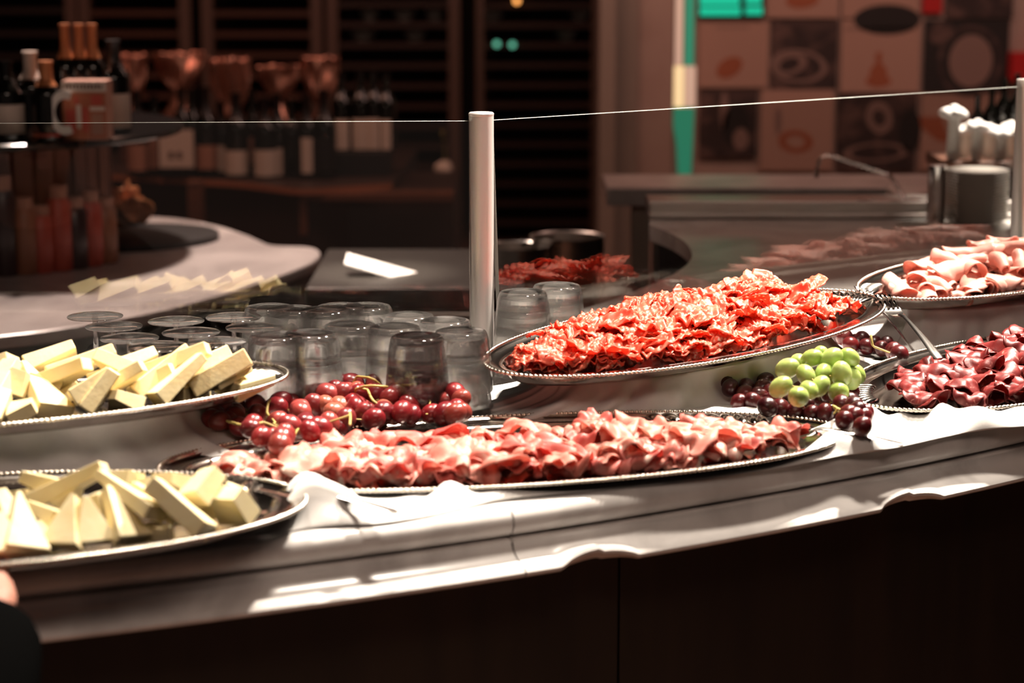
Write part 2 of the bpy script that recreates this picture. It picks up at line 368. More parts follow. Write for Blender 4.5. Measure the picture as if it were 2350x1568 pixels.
# ------------------------------------------------------------------ platters
class Tray: pass
def platter(label, c, z, ang, a, b, depth=.02, roll=0, tilt=0, grips=(), name='oval_platter'):
    t = Tray(); t.a, t.b, t.depth = a, b, depth
    t.A = Vector((math.cos(ang)*math.cos(roll), math.sin(ang)*math.cos(roll), math.sin(roll)))
    Bv = Vector((-math.sin(ang)*math.cos(tilt), math.cos(ang)*math.cos(tilt), math.sin(tilt)))
    t.N = t.A.cross(Bv).normalized(); t.B = t.N.cross(t.A)
    t.O = Vector((c[0], c[1], z))
    t.P = lambda s, q, h=0: t.O+t.A*s+t.B*q+t.N*h
    root = empty(name, label, 'platter', tuple(t.O-Vector((0, 0, depth+.002))), 'silver oval platters of food'); t.root = root
    prof = [(0, 0), (.004, .0006), (.006, -.0012), (.008, -.0004), (.011, -.0022), (.024, -.0045), (.0265, -.0036), (.0285, -.006), (.034, -depth*.75), (.042, -depth*.97), (.052, -depth), (b*.95, -depth)]
    n = 120; rows = []
    for (d, h) in prof: rows.append([t.P((a-d)*math.cos(2*PI*k/n), (b-d)*math.sin(2*PI*k/n), h) for k in range(n)])
    under = []
    for (d, h) in prof[::-1]: under.append([t.P((a-d)*math.cos(2*PI*k/n), (b-d)*math.sin(2*PI*k/n), h-.0016) for k in range(n)])
    MB().grid(rows+under+[rows[0]], closed=True).build('tray', M['silver'], root, smooth=50)
    # beaded edge: one string of small beads
    cir = PI*(3*(a+b)-math.sqrt((3*a+b)*(a+3*b))); nb = int(cir/.0058); seg = nb*4; rows = []
    # equal arc length
    th = [0]; 
    raw = [2*PI*k/4000 for k in range(4001)]; ln = [0]
    for k in range(4000):
        x = (raw[k]+raw[k+1])/2; ln.append(ln[-1]+math.hypot(a*math.sin(x), b*math.cos(x))*2*PI/4000)
    j = 0; ths = []
    for k in range(seg):
        q = ln[-1]*k/seg
        while ln[j+1] < q: j += 1
        ths.append(raw[j]+(q-ln[j])/(ln[j+1]-ln[j])*2*PI/4000)
    for k, x in enumerate(ths):
        rad = .0007+.0019*abs(math.sin(PI*(k+.5)/4)); c0 = t.P(a*math.cos(x), b*math.sin(x), .0008)
        o = (t.A*math.cos(x)*b+t.B*math.sin(x)*a).normalized()
        rows.append([c0+(o*math.cos(2*PI*m/6)+t.N*math.sin(2*PI*m/6))*rad for m in range(6)])
    rows.append(rows[0])
    MB().grid(rows, closed=True).build('beaded_rim', M['silver_bead'], root, smooth=60)
    for (x0, x1, k) in grips:      # fluted gadroon grips on the flange
        g = MB()
        for i in range(k):
            x = math.radians(x0+(x1-x0)*(i+.5)/k)
            o = (t.A*math.cos(x)*b+t.B*math.sin(x)*a).normalized(); tn = t.N.cross(o)
            c0 = t.P((a-.022)*math.cos(x), (b-.022)*math.sin(x), -.003)
            w = math.radians(abs(x1-x0))/k*math.hypot(a*math.sin(x), b*math.cos(x))*.5
            ax = (o*.9+tn*.45).normalized(); ay = t.N.cross(ax)
            R3 = Matrix((ax, ay, t.N)).transposed()
            g.ell(c0, (.022, w, .006), 12, 8, R3)
        g.build('fluted_grip', M['silver'], root, smooth=80)
    return t
TP = platter('largest silver oval platter, at the front middle, piled with pale pink cured ham', (.0017, 2.418), .914, .258, .402, .166, .011, grips=((28, 58, 9),))
TS = platter('silver oval platter piled with bright red salami, just right of the steel post', (.2361, 2.7764), .985, .6278, .3237, .1237, .022, .04, .1, grips=((-8, 22, 7),))
TM = platter('silver oval platter of smooth pale pink mortadella at the far right behind the fork', (.740, 3.237), .99, .7392, .3194, .1119, .022, 0, .08, grips=((150, 176, 7),))
TB = platter('silver oval platter of dark red dried beef, right of the green grapes', (.6869, 2.8518), .922, .7918, .3486, .1605, .016, grips=((140, 172, 9),))
TU = platter('silver oval platter of yellow cheese raised on a cloth, in front of the stemmed glasses', (-.6198, 2.4007), .98, .3913, .3777, .1678, .02, grips=((-10, 14, 7),))
TL = platter('silver oval platter of ivory cheese wedges at the front left counter edge', (-.56, 2.054), .93, .2646, .362, .174, .018, grips=((22, 50, 8),))
def nz(x, y, z=0): return noise.noise(Vector((x, y, z)))
# ------------------------------------------------------------------ cloths
def draped(label, top, ct, at_, bt, cb, ab, bb, angb, zt, seed, folds=7, tray=None):
    """cloth falling from under a tray to the counter round a hidden stand"""
    n = 220; rows = []; lv = 16
    for j in range(lv+1):
        s = j/lv; row = []
        for k in range(n):
            x = 2*PI*k/n
            p0 = tray.P(tray.a*at_*math.cos(x), tray.b*bt*math.sin(x), -tray.depth-.004)
            q = Vector((cb[0], cb[1], 0))+Vector((math.cos(angb), math.sin(angb), 0))*ab*math.cos(x)+Vector((-math.sin(angb), math.cos(angb), 0))*bb*math.sin(x)
            w = nz(math.cos(x)*folds*.35+seed, math.sin(x)*folds*.35+seed*2)*1.0+.5*nz(math.cos(x)*folds*.8+seed, math.sin(x)*folds*.8)
            o = Vector((math.cos(x+angb), math.sin(x+angb), 0))
            fo = o*w*.085*s**.9*(1-.25*s)
            g = 1-(1-s)**1.6 if s < 1 else 1
            flat = s**2.2
            h = (p0.z-.9035)*(1-s)**1.15
            p = Vector((p0.x*(1-flat)+q.x*flat, p0.y*(1-flat)+q.y*flat, .9035+h))+fo
            p.z += .006*max(0, w)*s*(1-s)*2+(.004*abs(nz(x*9, seed)) if j == lv else 0)
            row.append(p)
        rows.append(row)
    cen = sum(rows[0], Vector())/n
    rows = [[cen+(p-cen)*.02+Vector((0, 0, 0)) for p in rows[0]]]+rows
    return tag(MB().grid(rows, closed=True).build('draped_cloth', M['cloth'], smooth=180, solid=-.0012), label, 'cloth', 'white cloths on the counter')
draped('white cloth draped over a stand below the raised yellow cheese platter', 0, 0, .72, .6, (-.60, 2.38), .345, .155, .34, 0, 3, 7, TU)
draped('white cloth draped over a stand under the red salami platter', 0, 0, .72, .62, (.22, 2.82), .35, .15, .58, 0, 8, 9, TS)
draped('white cloth draped over a stand under the pale mortadella platter, behind the fork', 0, 0, .75, .7, (.75, 3.2), .33, .105, .74, 0, 15, 7, TM)
fp = [(300, 1262), (480, 1240), (640, 1225), (720, 1208), (850, 1205), (960, 1192), (1060, 1168), (1130, 1150), (1250, 1135), (1400, 1121), (1500, 1112), (1600, 1100), (1700, 1086), (1840, 1066), (1900, 1052), (1960, 1043), (2020, 1036), (2085, 1023), (2150, 1008), (2210, 995), (2280, 984), (2350, 982), (2500, 950)]
fpts = chaikin([at(u, v, .902) for u, v in fp], 2)
rows = []
L_ = len(fpts)
for i, p in enumerate(fpts):
    o = Vector((CC.x-p.x, CC.y-p.y, 0)).normalized(); row = []; q = i/L_*9
    for j in range(34):
        s = j/33; d = s*.27
        f = nz(d*26+q*.5, q*1.2, 1)+.7*nz(d*60-q*.7, q*2.3, 5)
        env = max(0, 1-abs(s-.12)/.3)
        # where trays lie on it the cloth is pressed flat
        x = p+o*d
        pr = 1
        for t in (TP, TB, TL):
            lx = (x-t.O).dot(t.A)/t.a; ly = (x-t.O).dot(t.B)/t.b; r = math.hypot(lx, ly)
            pr = min(pr, max(0, min(1, (r-.9)/.12)))
        h = .0025+pr*min(1, s/.12+.06)*(.004+.05*max(0, f+.12)*(.35+env)) - (.002 if j == 0 else 0)
        row.append(Vector((x.x, x.y, .9+h-(.0018 if pr < .05 else 0)))-o*.006*f*(1 if j < 3 else 0))
    rows.append(row)
tag(MB().grid(rows).build('table_runner', M['cloth'], smooth=180, solid=.001, sub=1), 'long rumpled white cloth strip lying along the counter edge under the front platters', 'cloth', 'white cloths on the counter')
# ------------------------------------------------------------------ cut meat
def slice_mesh(name, material, kind, seed):
    r_ = random.Random(seed); nr, nt = (9, 40)
    if kind == 'salami': rx, ry = .025, .025
    elif kind == 'prosciutto': rx, ry = .06, .036
    elif kind == 'mortadella': rx, ry = .046, .046
    else: rx, ry = .044, .038
    ph = [r_.uniform(0, 6.28) for _ in range(8)]
    k = 2*PI/{'salami': .019, 'prosciutto': .058, 'mortadella': .09, 'bresaola': .065}[kind]*r_.uniform(.8, 1.2)
    A = {'salami': .0045, 'prosciutto': .007, 'mortadella': .0025, 'bresaola': .0045}[kind]*r_.uniform(.8, 1.3)
    cmpx = {'salami': .78, 'prosciutto': .75, 'mortadella': 1, 'bresaola': .8}[kind]
    R0 = {'salami': .03, 'prosciutto': .032, 'mortadella': .0155, 'bresaola': .022}[kind]*r_.uniform(.85, 1.35)
    cone = r_.uniform(-.5, .5); off = r_.uniform(-.25, .25)
    def f(x, y):
        z = A*(.45+.55*y/ry)*math.sin(k*x+ph[0]+.8*math.sin(45*y+ph[1]))+A*.35*math.sin(k*1.7*(x*.4+y)+ph[2])
        xx = x*cmpx; Rr = R0*(1+cone*y/ry); th = (xx+off*rx)/Rr
        th = max(-2.7, min(2.7, th)); rr = Rr+z
        p = Vector((rr*math.sin(th), y*(.85 if kind != 'mortadella' else 1), rr*math.cos(th)-Rr*.35))
        p.z += 7*(y*y)*r0*1.2
        w = {'salami': .004, 'prosciutto': .0035, 'mortadella': .0018, 'bresaola': .0025}[kind]
        ns = 34 if kind == 'prosciutto' else 60
        return p+Vector((nz(x*ns+seed, y*ns), nz(x*ns, y*ns+seed, 3), nz(x*ns+3, y*ns, seed)))*w
    r0 = r_.uniform(-1, .8)
    vs = [f(0, 0)]; 
    for j in range(1, nr+1):
        for i in range(nt):
            t = 2*PI*i/nt; q = j/nr*(1+(.10 if kind == 'prosciutto' else .02)*math.sin(3*t+ph[3])+(.06 if kind != 'mortadella' else .015)*math.sin(5*t+ph[4]))
            if kind == 'mortadella' and seed % 2: q *= .8
            vs.append(f(rx*q*math.cos(t), ry*q*math.sin(t)))
    fs = [(0, 1+i, 1+(i+1) % nt) for i in range(nt)]
    fs += [(1+(j-1)*nt+i, 1+j*nt+i, 1+j*nt+(i+1) % nt, 1+(j-1)*nt+(i+1) % nt) for j in range(1, nr) for i in range(nt)]
    th = {'salami': .0011, 'prosciutto': .0010, 'mortadella': .0016, 'bresaola': .0011}[kind]
    b = MB(); b.add(vs, fs); return b.build(name, material, smooth=180, solid=th)
def heap(tray, name, kinds, mats, label, cat, group, n, area, hfun, layers, tiltmax, seed, zones, kind=None, flip=.3, scale=(.85, 1.15), low=.024):
    r_ = random.Random(seed); protos = [slice_mesh(name, mats[i % len(mats)], kinds, seed*31+i) for i in range(kind or 8)]
    used = set(); pts = []
    for li, (frac, hf) in enumerate(layers):
        cnt = int(n*frac); mine = []
        for _ in range(cnt):
            best = None; bd = -1
            for _ in range(14):
                s = r_.uniform(-1, 1); q = r_.uniform(-1, 1)
                if s*s+q*q > 1: continue
                S = area[0]+area[2]*s; Q = area[1]+area[3]*q
                if math.hypot(S, Q*.98) > .97: continue
                d = min([math.hypot((S-a)*tray.a, (Q-b)*tray.b) for a, b in mine] or [9])
                if d > bd: bd = d; best = (S, Q, s, q)
            if best is None: continue
            mine.append(best[:2]); S, Q, s, q = best
            h = -tray.depth+.006+max(0, hfun(S, Q, s, q))*hf
            pts.append((S, Q, s, q, h))
    for (S, Q, s, q, h) in pts:
        i = r_.randrange(len(protos)); o = protos[i]
        if i in used:
            o = protos[i].copy(); COL.objects.link(o)
        used.add(i)
        e = math.hypot(s, q); sc = r_.uniform(*scale)*(1 if e < .8 else .86); bestx = None
        vv = [v.co for v in list(o.data.vertices)[::5]]
        for _ in range(14):
            Mx = Matrix.Rotation(r_.uniform(0, 2*PI), 4, 'Z') @ Matrix.Rotation(r_.uniform(-tiltmax, tiltmax), 4, 'X') @ Matrix.Rotation(r_.uniform(-tiltmax, tiltmax), 4, 'Y')
            if r_.random() < flip: Mx = Mx @ Matrix.Rotation(PI*.5*r_.choice((1, -1)), 4, 'X')
            zz = [(Mx @ c).z*sc for c in vv]; ext = max(zz)-min(zz)
            if bestx is None or ext < bestx[0]: bestx = (ext, Mx)
            if ext < low: break
        Mx = bestx[1]
        Bs = Matrix((tray.A, tray.B, tray.N)).transposed().to_4x4()
        Lm = Mx @ Matrix.Diagonal((sc, sc, sc, 1)); X, Y_ = S*tray.a, Q*tray.b
        loc_ = [Lm @ v.co for v in list(o.data.vertices)[::3]]
        for _ in range(4):
            k = max(math.hypot((X+c.x)/(tray.a-.03), (Y_+c.y)/(tray.b-.028)) for c in loc_ if c.z+h < .012) if any(c.z+h < .012 for c in loc_) else 0
            if k > 1: X *= .93; Y_ *= .93
        lo = min(c.z for c in loc_)+h; h += max(0, -tray.depth+.0015-lo)
        o.matrix_world = Matrix.Translation(tray.P(X, Y_, h)) @ Bs @ Lm
        zi = min(len(zones)-1, int((s+1)/2*len(zones))); row = 'front edge' if q < -.4 else ('crest' if q < .35 else 'back')
        tag(o, f'{label}, {row} of heap, {zones[zi]}', cat, group)
    for i, o in enumerate(protos):
        if i not in used: bpy.data.objects.remove(o)
def mound(hm, sk=0, pk=1.0): return lambda S, Q, s, q: hm*max(0, 1-s*s)**.5*max(0, 1-(q-.25)**2/1.5625)*(1+sk*s)+.006*nz(S*9, Q*4)
heap(TS, 'salami_slice', 'salami', [M['salami']], 'ruffled red salami slice', 'salami slice', 'salami slices heaped on the oval platter', 290, (-.07, -.08, .84, .66), mound(.034, .45), ((.2, .2), (.3, .6), (.5, 1)), .4, 5, ['left tip by the steel post', 'left part', 'middle', 'right part', 'right end towards the fork'], 10, .1, low=.03)
heap(TP, 'cured_ham_slice', 'prosciutto', [M['prosciutto'], M['prosciutto'], M['prosciutto_red']], 'wavy pink cured ham slice', 'ham slice', 'ham slices heaped on the largest platter', 130, (-.03, -.36, .9, .5), mound(.014, -.02), ((.3, .3), (.3, .65), (.4, 1)), .36, 6, ['left end beside the ivory cheese', 'left part', 'middle', 'right part', 'right tip'], 12, .06, (.65, .95), .024)
heap(TM, 'mortadella_slice', 'mortadella', [M['mortadella']], 'pale pink folded mortadella slice', 'mortadella slice', 'mortadella slices heaped on the far right platter', 120, (.08, -.06, .86, .72), mound(.05, .2), ((.3, .3), (.3, .65), (.4, 1)), .3, 9, ['left end behind the fork', 'left part', 'middle', 'right part', 'right end by the frame edge'], 10, .06, (.65, .95), .036)
heap(TB, 'dried_beef_slice', 'bresaola', [M['bresaola']], 'curled dark red dried beef slice', 'beef slice', 'dried beef slices heaped on the right platter', 170, (.03, -.2, .86, .66), mound(.036, .3), ((.3, .3), (.3, .65), (.4, 1)), .4, 12, ['left end by green grapes', 'left part', 'middle', 'right part', 'right end by frame edge'], 10, .12, (.65, .95), .028)
# ------------------------------------------------------------------ cheese
def wedge(p, q, w, th, material, roll=0, tipw=.12):
    """flat triangular piece from broad end p to thin tip q"""
    d = q-p; L_ = d.length; d = d/L_
    up = Vector((0, 0, 1)); sd = d.cross(up).normalized(); n = sd.cross(d).normalized()
    Rm = Matrix.Rotation(roll, 3, d); sd = Rm @ sd; n = Rm @ n
    r_ = RND; tw = w*tipw
    b = MB(); ty = th*r_.uniform(.6, .95); k = .5+r_.uniform(-.08, .08); j = r_.uniform(-.1, .1)*w
    vs = []
    for (l, ww, tt) in ((0, w, th), (.03, w*1.03, th*1.02), (.5, (w+tw)/2*1.02, (th+ty)/2), (1, tw, ty)):
        for (sx, sz) in ((-1, 0), (1, 0), (1, 1), (-1, 1)):
            vs.append(p+d*(L_*l)+sd*(ww*.5*sx+j*l)+n*(tt*(sz-.5)))
    fs = [(0, 1, 2, 3)[::-1], (12, 13, 14, 15)]
    for a in range(3):
        for i in range(4): fs.append((a*4+i, a*4+(i+1) % 4, a*4+4+(i+1) % 4, a*4+4+i))
    b.add(vs, fs)
    return b
def ordinal(i): return ['first', 'second', 'third', 'fourth', 'fifth', 'sixth', 'seventh', 'eighth', 'ninth', 'tenth', 'eleventh', 'twelfth', 'thirteenth', 'fourteenth'][i]
def cheese(lst, tray, material, text, group, z0, wk=1, tk=1):
    rows = {}
    for it in lst: rows.setdefault(it[0], []).append(it)
    for row, items in rows.items():
        items.sort(key=lambda t: min(t[1][0], t[2][0]))
        for i, (rw, p, q, zp, zq, w, th, roll, tw) in enumerate(items):
            a = at(p[0], p[1], z0+zp); c = at(q[0], q[1], z0+zq)
            o = wedge(a, c, w*wk, th*tk, material, roll, tw).build('cheese_wedge', material, smooth=0, bevel=.0012)
            tag(o, f'{text}, {ordinal(i)} from the left, {row} row', 'cheese', group)
# rows: base pixel, tip pixel, heights of the two ends above the tray floor, width, thickness, roll, tip width
UC = [
 ('front', (128, 946), (50, 838), .008, .04, .034, .012, .25, .15), ('front', (202, 940), (262, 852), .008, .05, .03, .011, -.3, .3),
 ('front', (292, 930), (262, 905), .008, .025, .036, .012, .1, .2), ('front', (356, 918), (462, 818), .012, .055, .030, .012, -.25, .45),
 ('front', (470, 897), (420, 890), .010, .012, .03, .014, 0, .9), ('front', (520, 892), (622, 868), .012, .014, .034, .014, .15, .55),
 ('front', (25, 955), (80, 930), .008, .02, .03, .012, .2, .4), ('front', (-40, 962), (10, 900), .008, .03, .034, .012, .3, .3),
 ('middle', (305, 905), (432, 800), .014, .06, .028, .012, -.35, .5), ('middle', (440, 895), (570, 818), .014, .05, .03, .014, -.3, .6),
 ('middle', (165, 915), (255, 858), .02, .045, .03, .012, -.3, .4), ('middle', (282, 852), (215, 812), .035, .058, .034, .011, .4, .1),
 ('middle', (95, 885), (200, 835), .02, .05, .03, .012, -.3, .5), ('middle', (20, 905), (45, 850), .02, .045, .03, .012, .5, .5),
 ('middle', (235, 900), (330, 840), .02, .05, .028, .012, -.35, .5), ('middle', (-30, 915), (35, 830), .02, .05, .034, .012, -.2, .5),
 ('back', (60, 850), (172, 803), .03, .05, .03, .013, -.7, .7), ('back', (110, 870), (262, 806), .025, .052, .03, .013, -.5, .6),
 ('back', (265, 852), (358, 806), .03, .05, .03, .012, -.5, .4), ('back', (400, 870), (522, 808), .025, .05, .028, .013, -.4, .6),
 ('middle', (390, 905), (470, 862), .012, .02, .03, .012, .1, .6), ('middle', (140, 905), (180, 880), .008, .02, .032, .012, .1, .6), ('middle', (330, 890), (400, 850), .018, .04, .03, .012, -.2, .6), ('back', (215, 880), (290, 840), .02, .04, .03, .012, -.3, .6), ('back', (480, 880), (560, 838), .02, .035, .03, .012, -.2, .7), ('back', (130, 895), (60, 870), .015, .03, .03, .012, .2, .6),
 ('back', (-35, 860), (30, 828), .03, .048, .03, .013, -.5, .7), ('back', (340, 860), (478, 800), .03, .062, .026, .012, -.4, .5),
]
LC = [
 ('front', (60, 1268), (29, 1135), .008, .05, .040, .013, .35, .1), ('front', (138, 1256), (180, 1140), .008, .048, .038, .013, -.1, .12),
 ('front', (218, 1248), (198, 1142), .008, .048, .038, .013, .1, .14), ('front', (306, 1240), (242, 1122), .008, .05, .036, .013, .2, .12),
 ('front', (350, 1228), (372, 1214), .008, .01, .03, .012, 0, .8), ('front', (475, 1222), (350, 1112), .016, .056, .032, .016, .45, .55),
 ('front', (5, 1275), (-15, 1180), .008, .04, .036, .013, .3, .3), ('front', (550, 1190), (515, 1130), .014, .044, .036, .018, .2, .8),
 ('front', (85, 1252), (110, 1200), .006, .02, .036, .012, 0, .4),
 ('middle', (145, 1195), (62, 1160), .022, .03, .03, .013, .4, .4), ('middle', (360, 1180), (228, 1088), .03, .058, .028, .013, .4, .35),
 ('middle', (420, 1192), (300, 1120), .018, .045, .03, .014, .3, .5), ('middle', (440, 1150), (492, 1085), .036, .058, .034, .018, -.4, .8),
 ('middle', (560, 1142), (515, 1120), .03, .04, .028, .013, .2, .8), ('middle', (18, 1190), (-12, 1128), .02, .045, .036, .014, .3, .5),
 ('middle', (500, 1180), (455, 1140), .012, .03, .03, .014, .2, .8), ('middle', (250, 1200), (225, 1130), .015, .045, .03, .013, -.2, .4),
 ('back', (75, 1158), (240, 1072), .02, .06, .022, .016, -.4, .8), ('back', (135, 1122), (55, 1094), .034, .044, .026, .016, .3, .8),
 ('back', (150, 1160), (172, 1112), .02, .042, .03, .013, -.3, .4), ('back', (300, 1112), (268, 1098), .03, .04, .032, .016, .2, .9),
 ('back', (420, 1120), (375, 1098), .03, .046, .03, .016, .2, .8), ('back', (25, 1150), (75, 1135), .02, .03, .03, .014, -.2, .6),
 ('back', (345, 1135), (320, 1112), .02, .035, .03, .014, .2, .8),
]
cheese(UC, TU, M['cheese'], 'yellow cheese slice on the raised platter', 'yellow cheese slices', .962, 1.25, 1.6)
cheese(LC, TL, M['cheese_pale'], 'ivory cheese wedge on the front left platter', 'ivory cheese wedges', .914, 1.1, 1.2)
def skin_body(name, joints, edges, material, parent, sub=2):
    me = bpy.data.meshes.new(name); off = parent.location if parent else Vector()
    me.from_pydata([tuple(Vector(j[0])-off) for j in joints], edges, []); me.materials.append(material)
    o = bpy.data.objects.new(name, me); COL.objects.link(o); o.parent = parent
    md = o.modifiers.new('skin', 'SKIN'); md.use_smooth_shade = True
    for i, j in enumerate(joints):
        r = j[1]; me.skin_vertices[0].data[i].radius = (r, r) if not isinstance(r, tuple) else r
    me.skin_vertices[0].data[0].use_root = True
    s = o.modifiers.new('sub', 'SUBSURF'); s.levels = sub; s.render_levels = sub
    return o
# ------------------------------------------------------------------ grapes
def bunch(name, label, material, pts, rad, root_loc, stems, longer=1.18, extra=0, grp=None):
    root = empty(name, label, 'grapes', root_loc, grp)
    b = MB(); b.ell((0, 0, 0), (rad, rad, rad*longer), 16, 10); proto = None
    for i, p in enumerate(pts):
        if proto is None: proto = b.build('grape', material, root, smooth=180, local=True); o = proto
        else: o = proto.copy(); COL.objects.link(o)
        o.parent = root; o.location = p-Vector(root_loc)
        o.rotation_euler = (RND.uniform(-1.3, 1.3), RND.uniform(-1.3, 1.3), RND.uniform(0, 6.28)); s = RND.uniform(.88, 1.1); o.scale = (s, s, s)
    cen = sum(pts, Vector())/len(pts); nod = []; ed = []
    for st in stems:
        k0 = len(nod); nod += [(p, .0017) for p in chaikin(st, 1)]; ed += [(a, a+1) for a in range(k0, len(nod)-1)]
    for p in pts:
        q = p+(cen-p)*.25; q.z = p.z-.003; nod.append((q, .0011))
    # join everything by the shortest links
    comp = list(range(len(nod)))
    def find(a):
        while comp[a] != a: a = comp[a]
        return a
    for a, b_ in ed: comp[find(a)] = find(b_)
    cand = sorted(((nod[a][0]-nod[b_][0]).length, a, b_) for a in range(len(nod)) for b_ in range(a))
    for d, a, b_ in cand:
        fa, fb = find(a), find(b_)
        if fa != fb: comp[fa] = fb; ed.append((a, b_))
    skin_body('stem', [(tuple(p), r) for p, r in nod], ed, M['stem'], root, 1)
    return root
def c3(x, y): return (350+x/2.9375, 820+y/2.9375)
def c5(x, y): return (1550+x/2.9375, 560+y/2.9375)
gz = [(430,340),(480,360),(550,330),(400,420),(700,320),(710,390),(830,340),(860,300),(965,300),(1000,370),(840,440),(930,470),(1040,450),(735,535),(890,530),(860,590),(1085,240),(1185,190),(1180,250),(1160,320),(1265,345),(1280,250),(1345,180),(1500,190),(1500,260),(1190,450),(1300,420),(1430,365),(1490,420),(1600,270),(1650,245),(1700,160),(1850,155),(1810,250),(1900,215),(1970,220),(1730,330),(1680,370),(1630,390),(1560,370),(1880,380),(1990,300),(2080,280),(1970,380),(2040,380),(2090,370),(1830,300),(1130,480),(660,480),(590,470),(560,410),(450,430),(1060,500),(1360,270),(1400,250),(1090,330),(1230,380),(1380,340),(1560,300)]
gp_ = []
for (x, y) in gz:
    u, v = c3(x, y); lift = .02 if y < 300 else .012
    z = .918+lift+RND.uniform(0, .008)
    p = at(u, v, z)
    if y > 470: p = at(u, v, .945)
    gp_.append(p)
for (x, y) in [(470,400),(800,390),(930,400),(1100,400),(1250,430),(1400,420),(1550,350),(1700,290),(1800,340),(1950,330),(1350,330),(1150,380),(760,440),(620,430),(1000,300)]:
    u, v = c3(x, y); gp_.append(at(u, v, .912)+Vector((0, .02, 0)))
gp_ += [p+Vector((RND.uniform(-.008, .008), .017, RND.uniform(-.004, .003))) for p in gp_[:59:3]]+[p+Vector((.011, .012, -.006)) for p in gp_[1:59:6]]
stm = [[at(*c3(500, 430), .945), at(*c3(620, 465), .95), at(*c3(750, 440), .95)], [at(*c3(1370, 215), .955), at(*c3(1450, 190), .965), at(*c3(1590, 200), .96)], [at(*c3(1450, 220), .955), at(*c3(1480, 290), .95), at(*c3(1520, 320), .945)], [at(*c3(770, 380), .945), at(*c3(775, 310), .955), at(*c3(795, 285), .955)], [at(*c3(1330, 460), .945), at(*c3(1335, 400), .95), at(*c3(1330, 370), .95)], [at(*c3(1640, 180), .95), at(*c3(1720, 190), .96), at(*c3(1780, 180), .955)], [at(*c3(1380, 130), .96), at(*c3(1480, 140), .965), at(*c3(1540, 190), .955)]]
bunch('grape_bunch', 'long bunch of red grapes lying between the cheese platter and the steel post', M['red_grape'], gp_, .0126, (-.12, 2.58, .905), stm)
gz = [(755,840),(880,885),(920,770),(980,760),(1050,775),(1175,765),(1000,865),(1120,880),(710,965),(830,1030),(900,985),(975,960),(1215,875),(830,800),(1185,905),(1090,950),(1100,1000)]
gp_ = [at(*c5(x, y), .965+(.014 if y < 800 else 0)-(.012 if x > 1180 else 0)-(.02 if y > 940 and x > 1050 else 0)) for x, y in gz]
bunch('grape_bunch', 'small bunch of bright green grapes on top of dark red grapes beside the dried beef', M['green_grape'], gp_, .0118, (.33, 2.6, .905), [[at(*c5(850, 930), .955), at(*c5(960, 880), .958), at(*c5(1080, 830), .965)]], 1.32)
gz = [(370,970),(430,900),(540,890),(610,920),(590,980),(520,1060),(430,1070),(350,940),(620,1100),(710,1110),(810,1130),(920,1140),(1010,1140),(980,1060),(1040,1030),(1100,1150),(1180,1060),(1150,1010),(1170,1150),(1230,1120),(1280,1140),(1230,1180),(1260,1230),(1140,1190),(1210,1160),(700,1010),(660,1040),(760,1080),(880,1090),(1190,1000),(1120,1080),(480,960),(470,1010),(560,1020),(640,1000),(1265,1165),(1200,1095)]
gp_ = [at(*c5(x, y), .918+RND.uniform(0, .012)+(.01 if x > 1100 else 0)) for x, y in gz]+[at(*c5(x, y), .914)+Vector((0, .015, 0)) for x, y in [(750,1000),(850,1000),(950,1010),(900,930),(700,920),(800,940),(1050,960),(650,960)]]
bunch('grape_bunch', 'dark red grape bunch under the green grapes in the shade of the salami platter', M['dark_grape'], gp_, .0112, (.3, 2.63, .905), [[at(*c5(1060, 1090), .935), at(*c5(1110, 1120), .94), at(*c5(1160, 1140), .94)]], 1.1)
gz = [(1140,630),(1100,620),(1210,655),(1260,640),(1340,670),(1425,670),(1290,692),(1470,720),(1510,745),(1390,705),(1180,680),(1440,705)]
gp_ = [at(*c5(x, y), .918+RND.uniform(0, .008)) for x, y in gz]
bunch('grape_bunch', 'small cluster of dark grapes on the white cloth between the salami and mortadella platters', M['dark_grape'], gp_, .0118, (.55, 2.98, .905), [[at(*c5(1330, 690), .93), at(*c5(1320, 640), .94), at(*c5(1318, 612), .945)]], 1.05)
# ------------------------------------------------------------------ glasses
def tumbler_mesh():
    b = MB()
    prof = [(.0385, 0), (.0392, .0015), (.0385, .02), (.0345, .062), (.0325, .071), (.0305, .0745), (.027, .0755), (.018, .0745), (0, .0738)]
    inn = [(0, .066), (.018, .0665), (.026, .0655), (.0295, .060), (.0335, .03), (.0368, .002), (.0375, 0)]
    b.lathe(prof, 48, flute=lambda t, z: 1+.012*math.cos(14*t)*(1 if .006 < z < .068 else 0)); b.lathe(inn, 96, flute=lambda t, z: 1-.022*abs(math.sin(8*t))*(1 if .01 < z < .062 else 0))
    b.lathe([(.0375, 0), (.0385, 0)], 48)
    return b
def tumbler(loc, label, proto=[]):
    if not proto:
        proto.append(tumbler_mesh().build('tumbler', M['glass'], smooth=50)); o = proto[0]
    else: o = proto[0].copy(); COL.objects.link(o)
    o.location = loc; o.rotation_euler = (0, 0, RND.uniform(0, 6)); return tag(o, label, 'glass', 'upside down tumblers')
tl = [(629, 687, 'behind the stemmed glasses at the back left'), (670, 709, 'next to the back left stack'), (748, 711, 'in the middle of the back row'), (788, 690, 'farthest back, near the dark prep area'), (842, 700, 'at the right of the back row'), (940, 724, 'second from the post at the back'), (1023, 736, 'against the post at the back'), (804, 745, 'in the middle of the front rows'), (904, 750, 'right of the middle front stack'), (632, 770, 'at front left above the cheese platter tip'), (956, 772, 'front row, above the red grapes'), (1056, 760, 'front row, touching the post'), (715, 765, 'front row, between the left and middle stacks')]
ZT = 1.0125
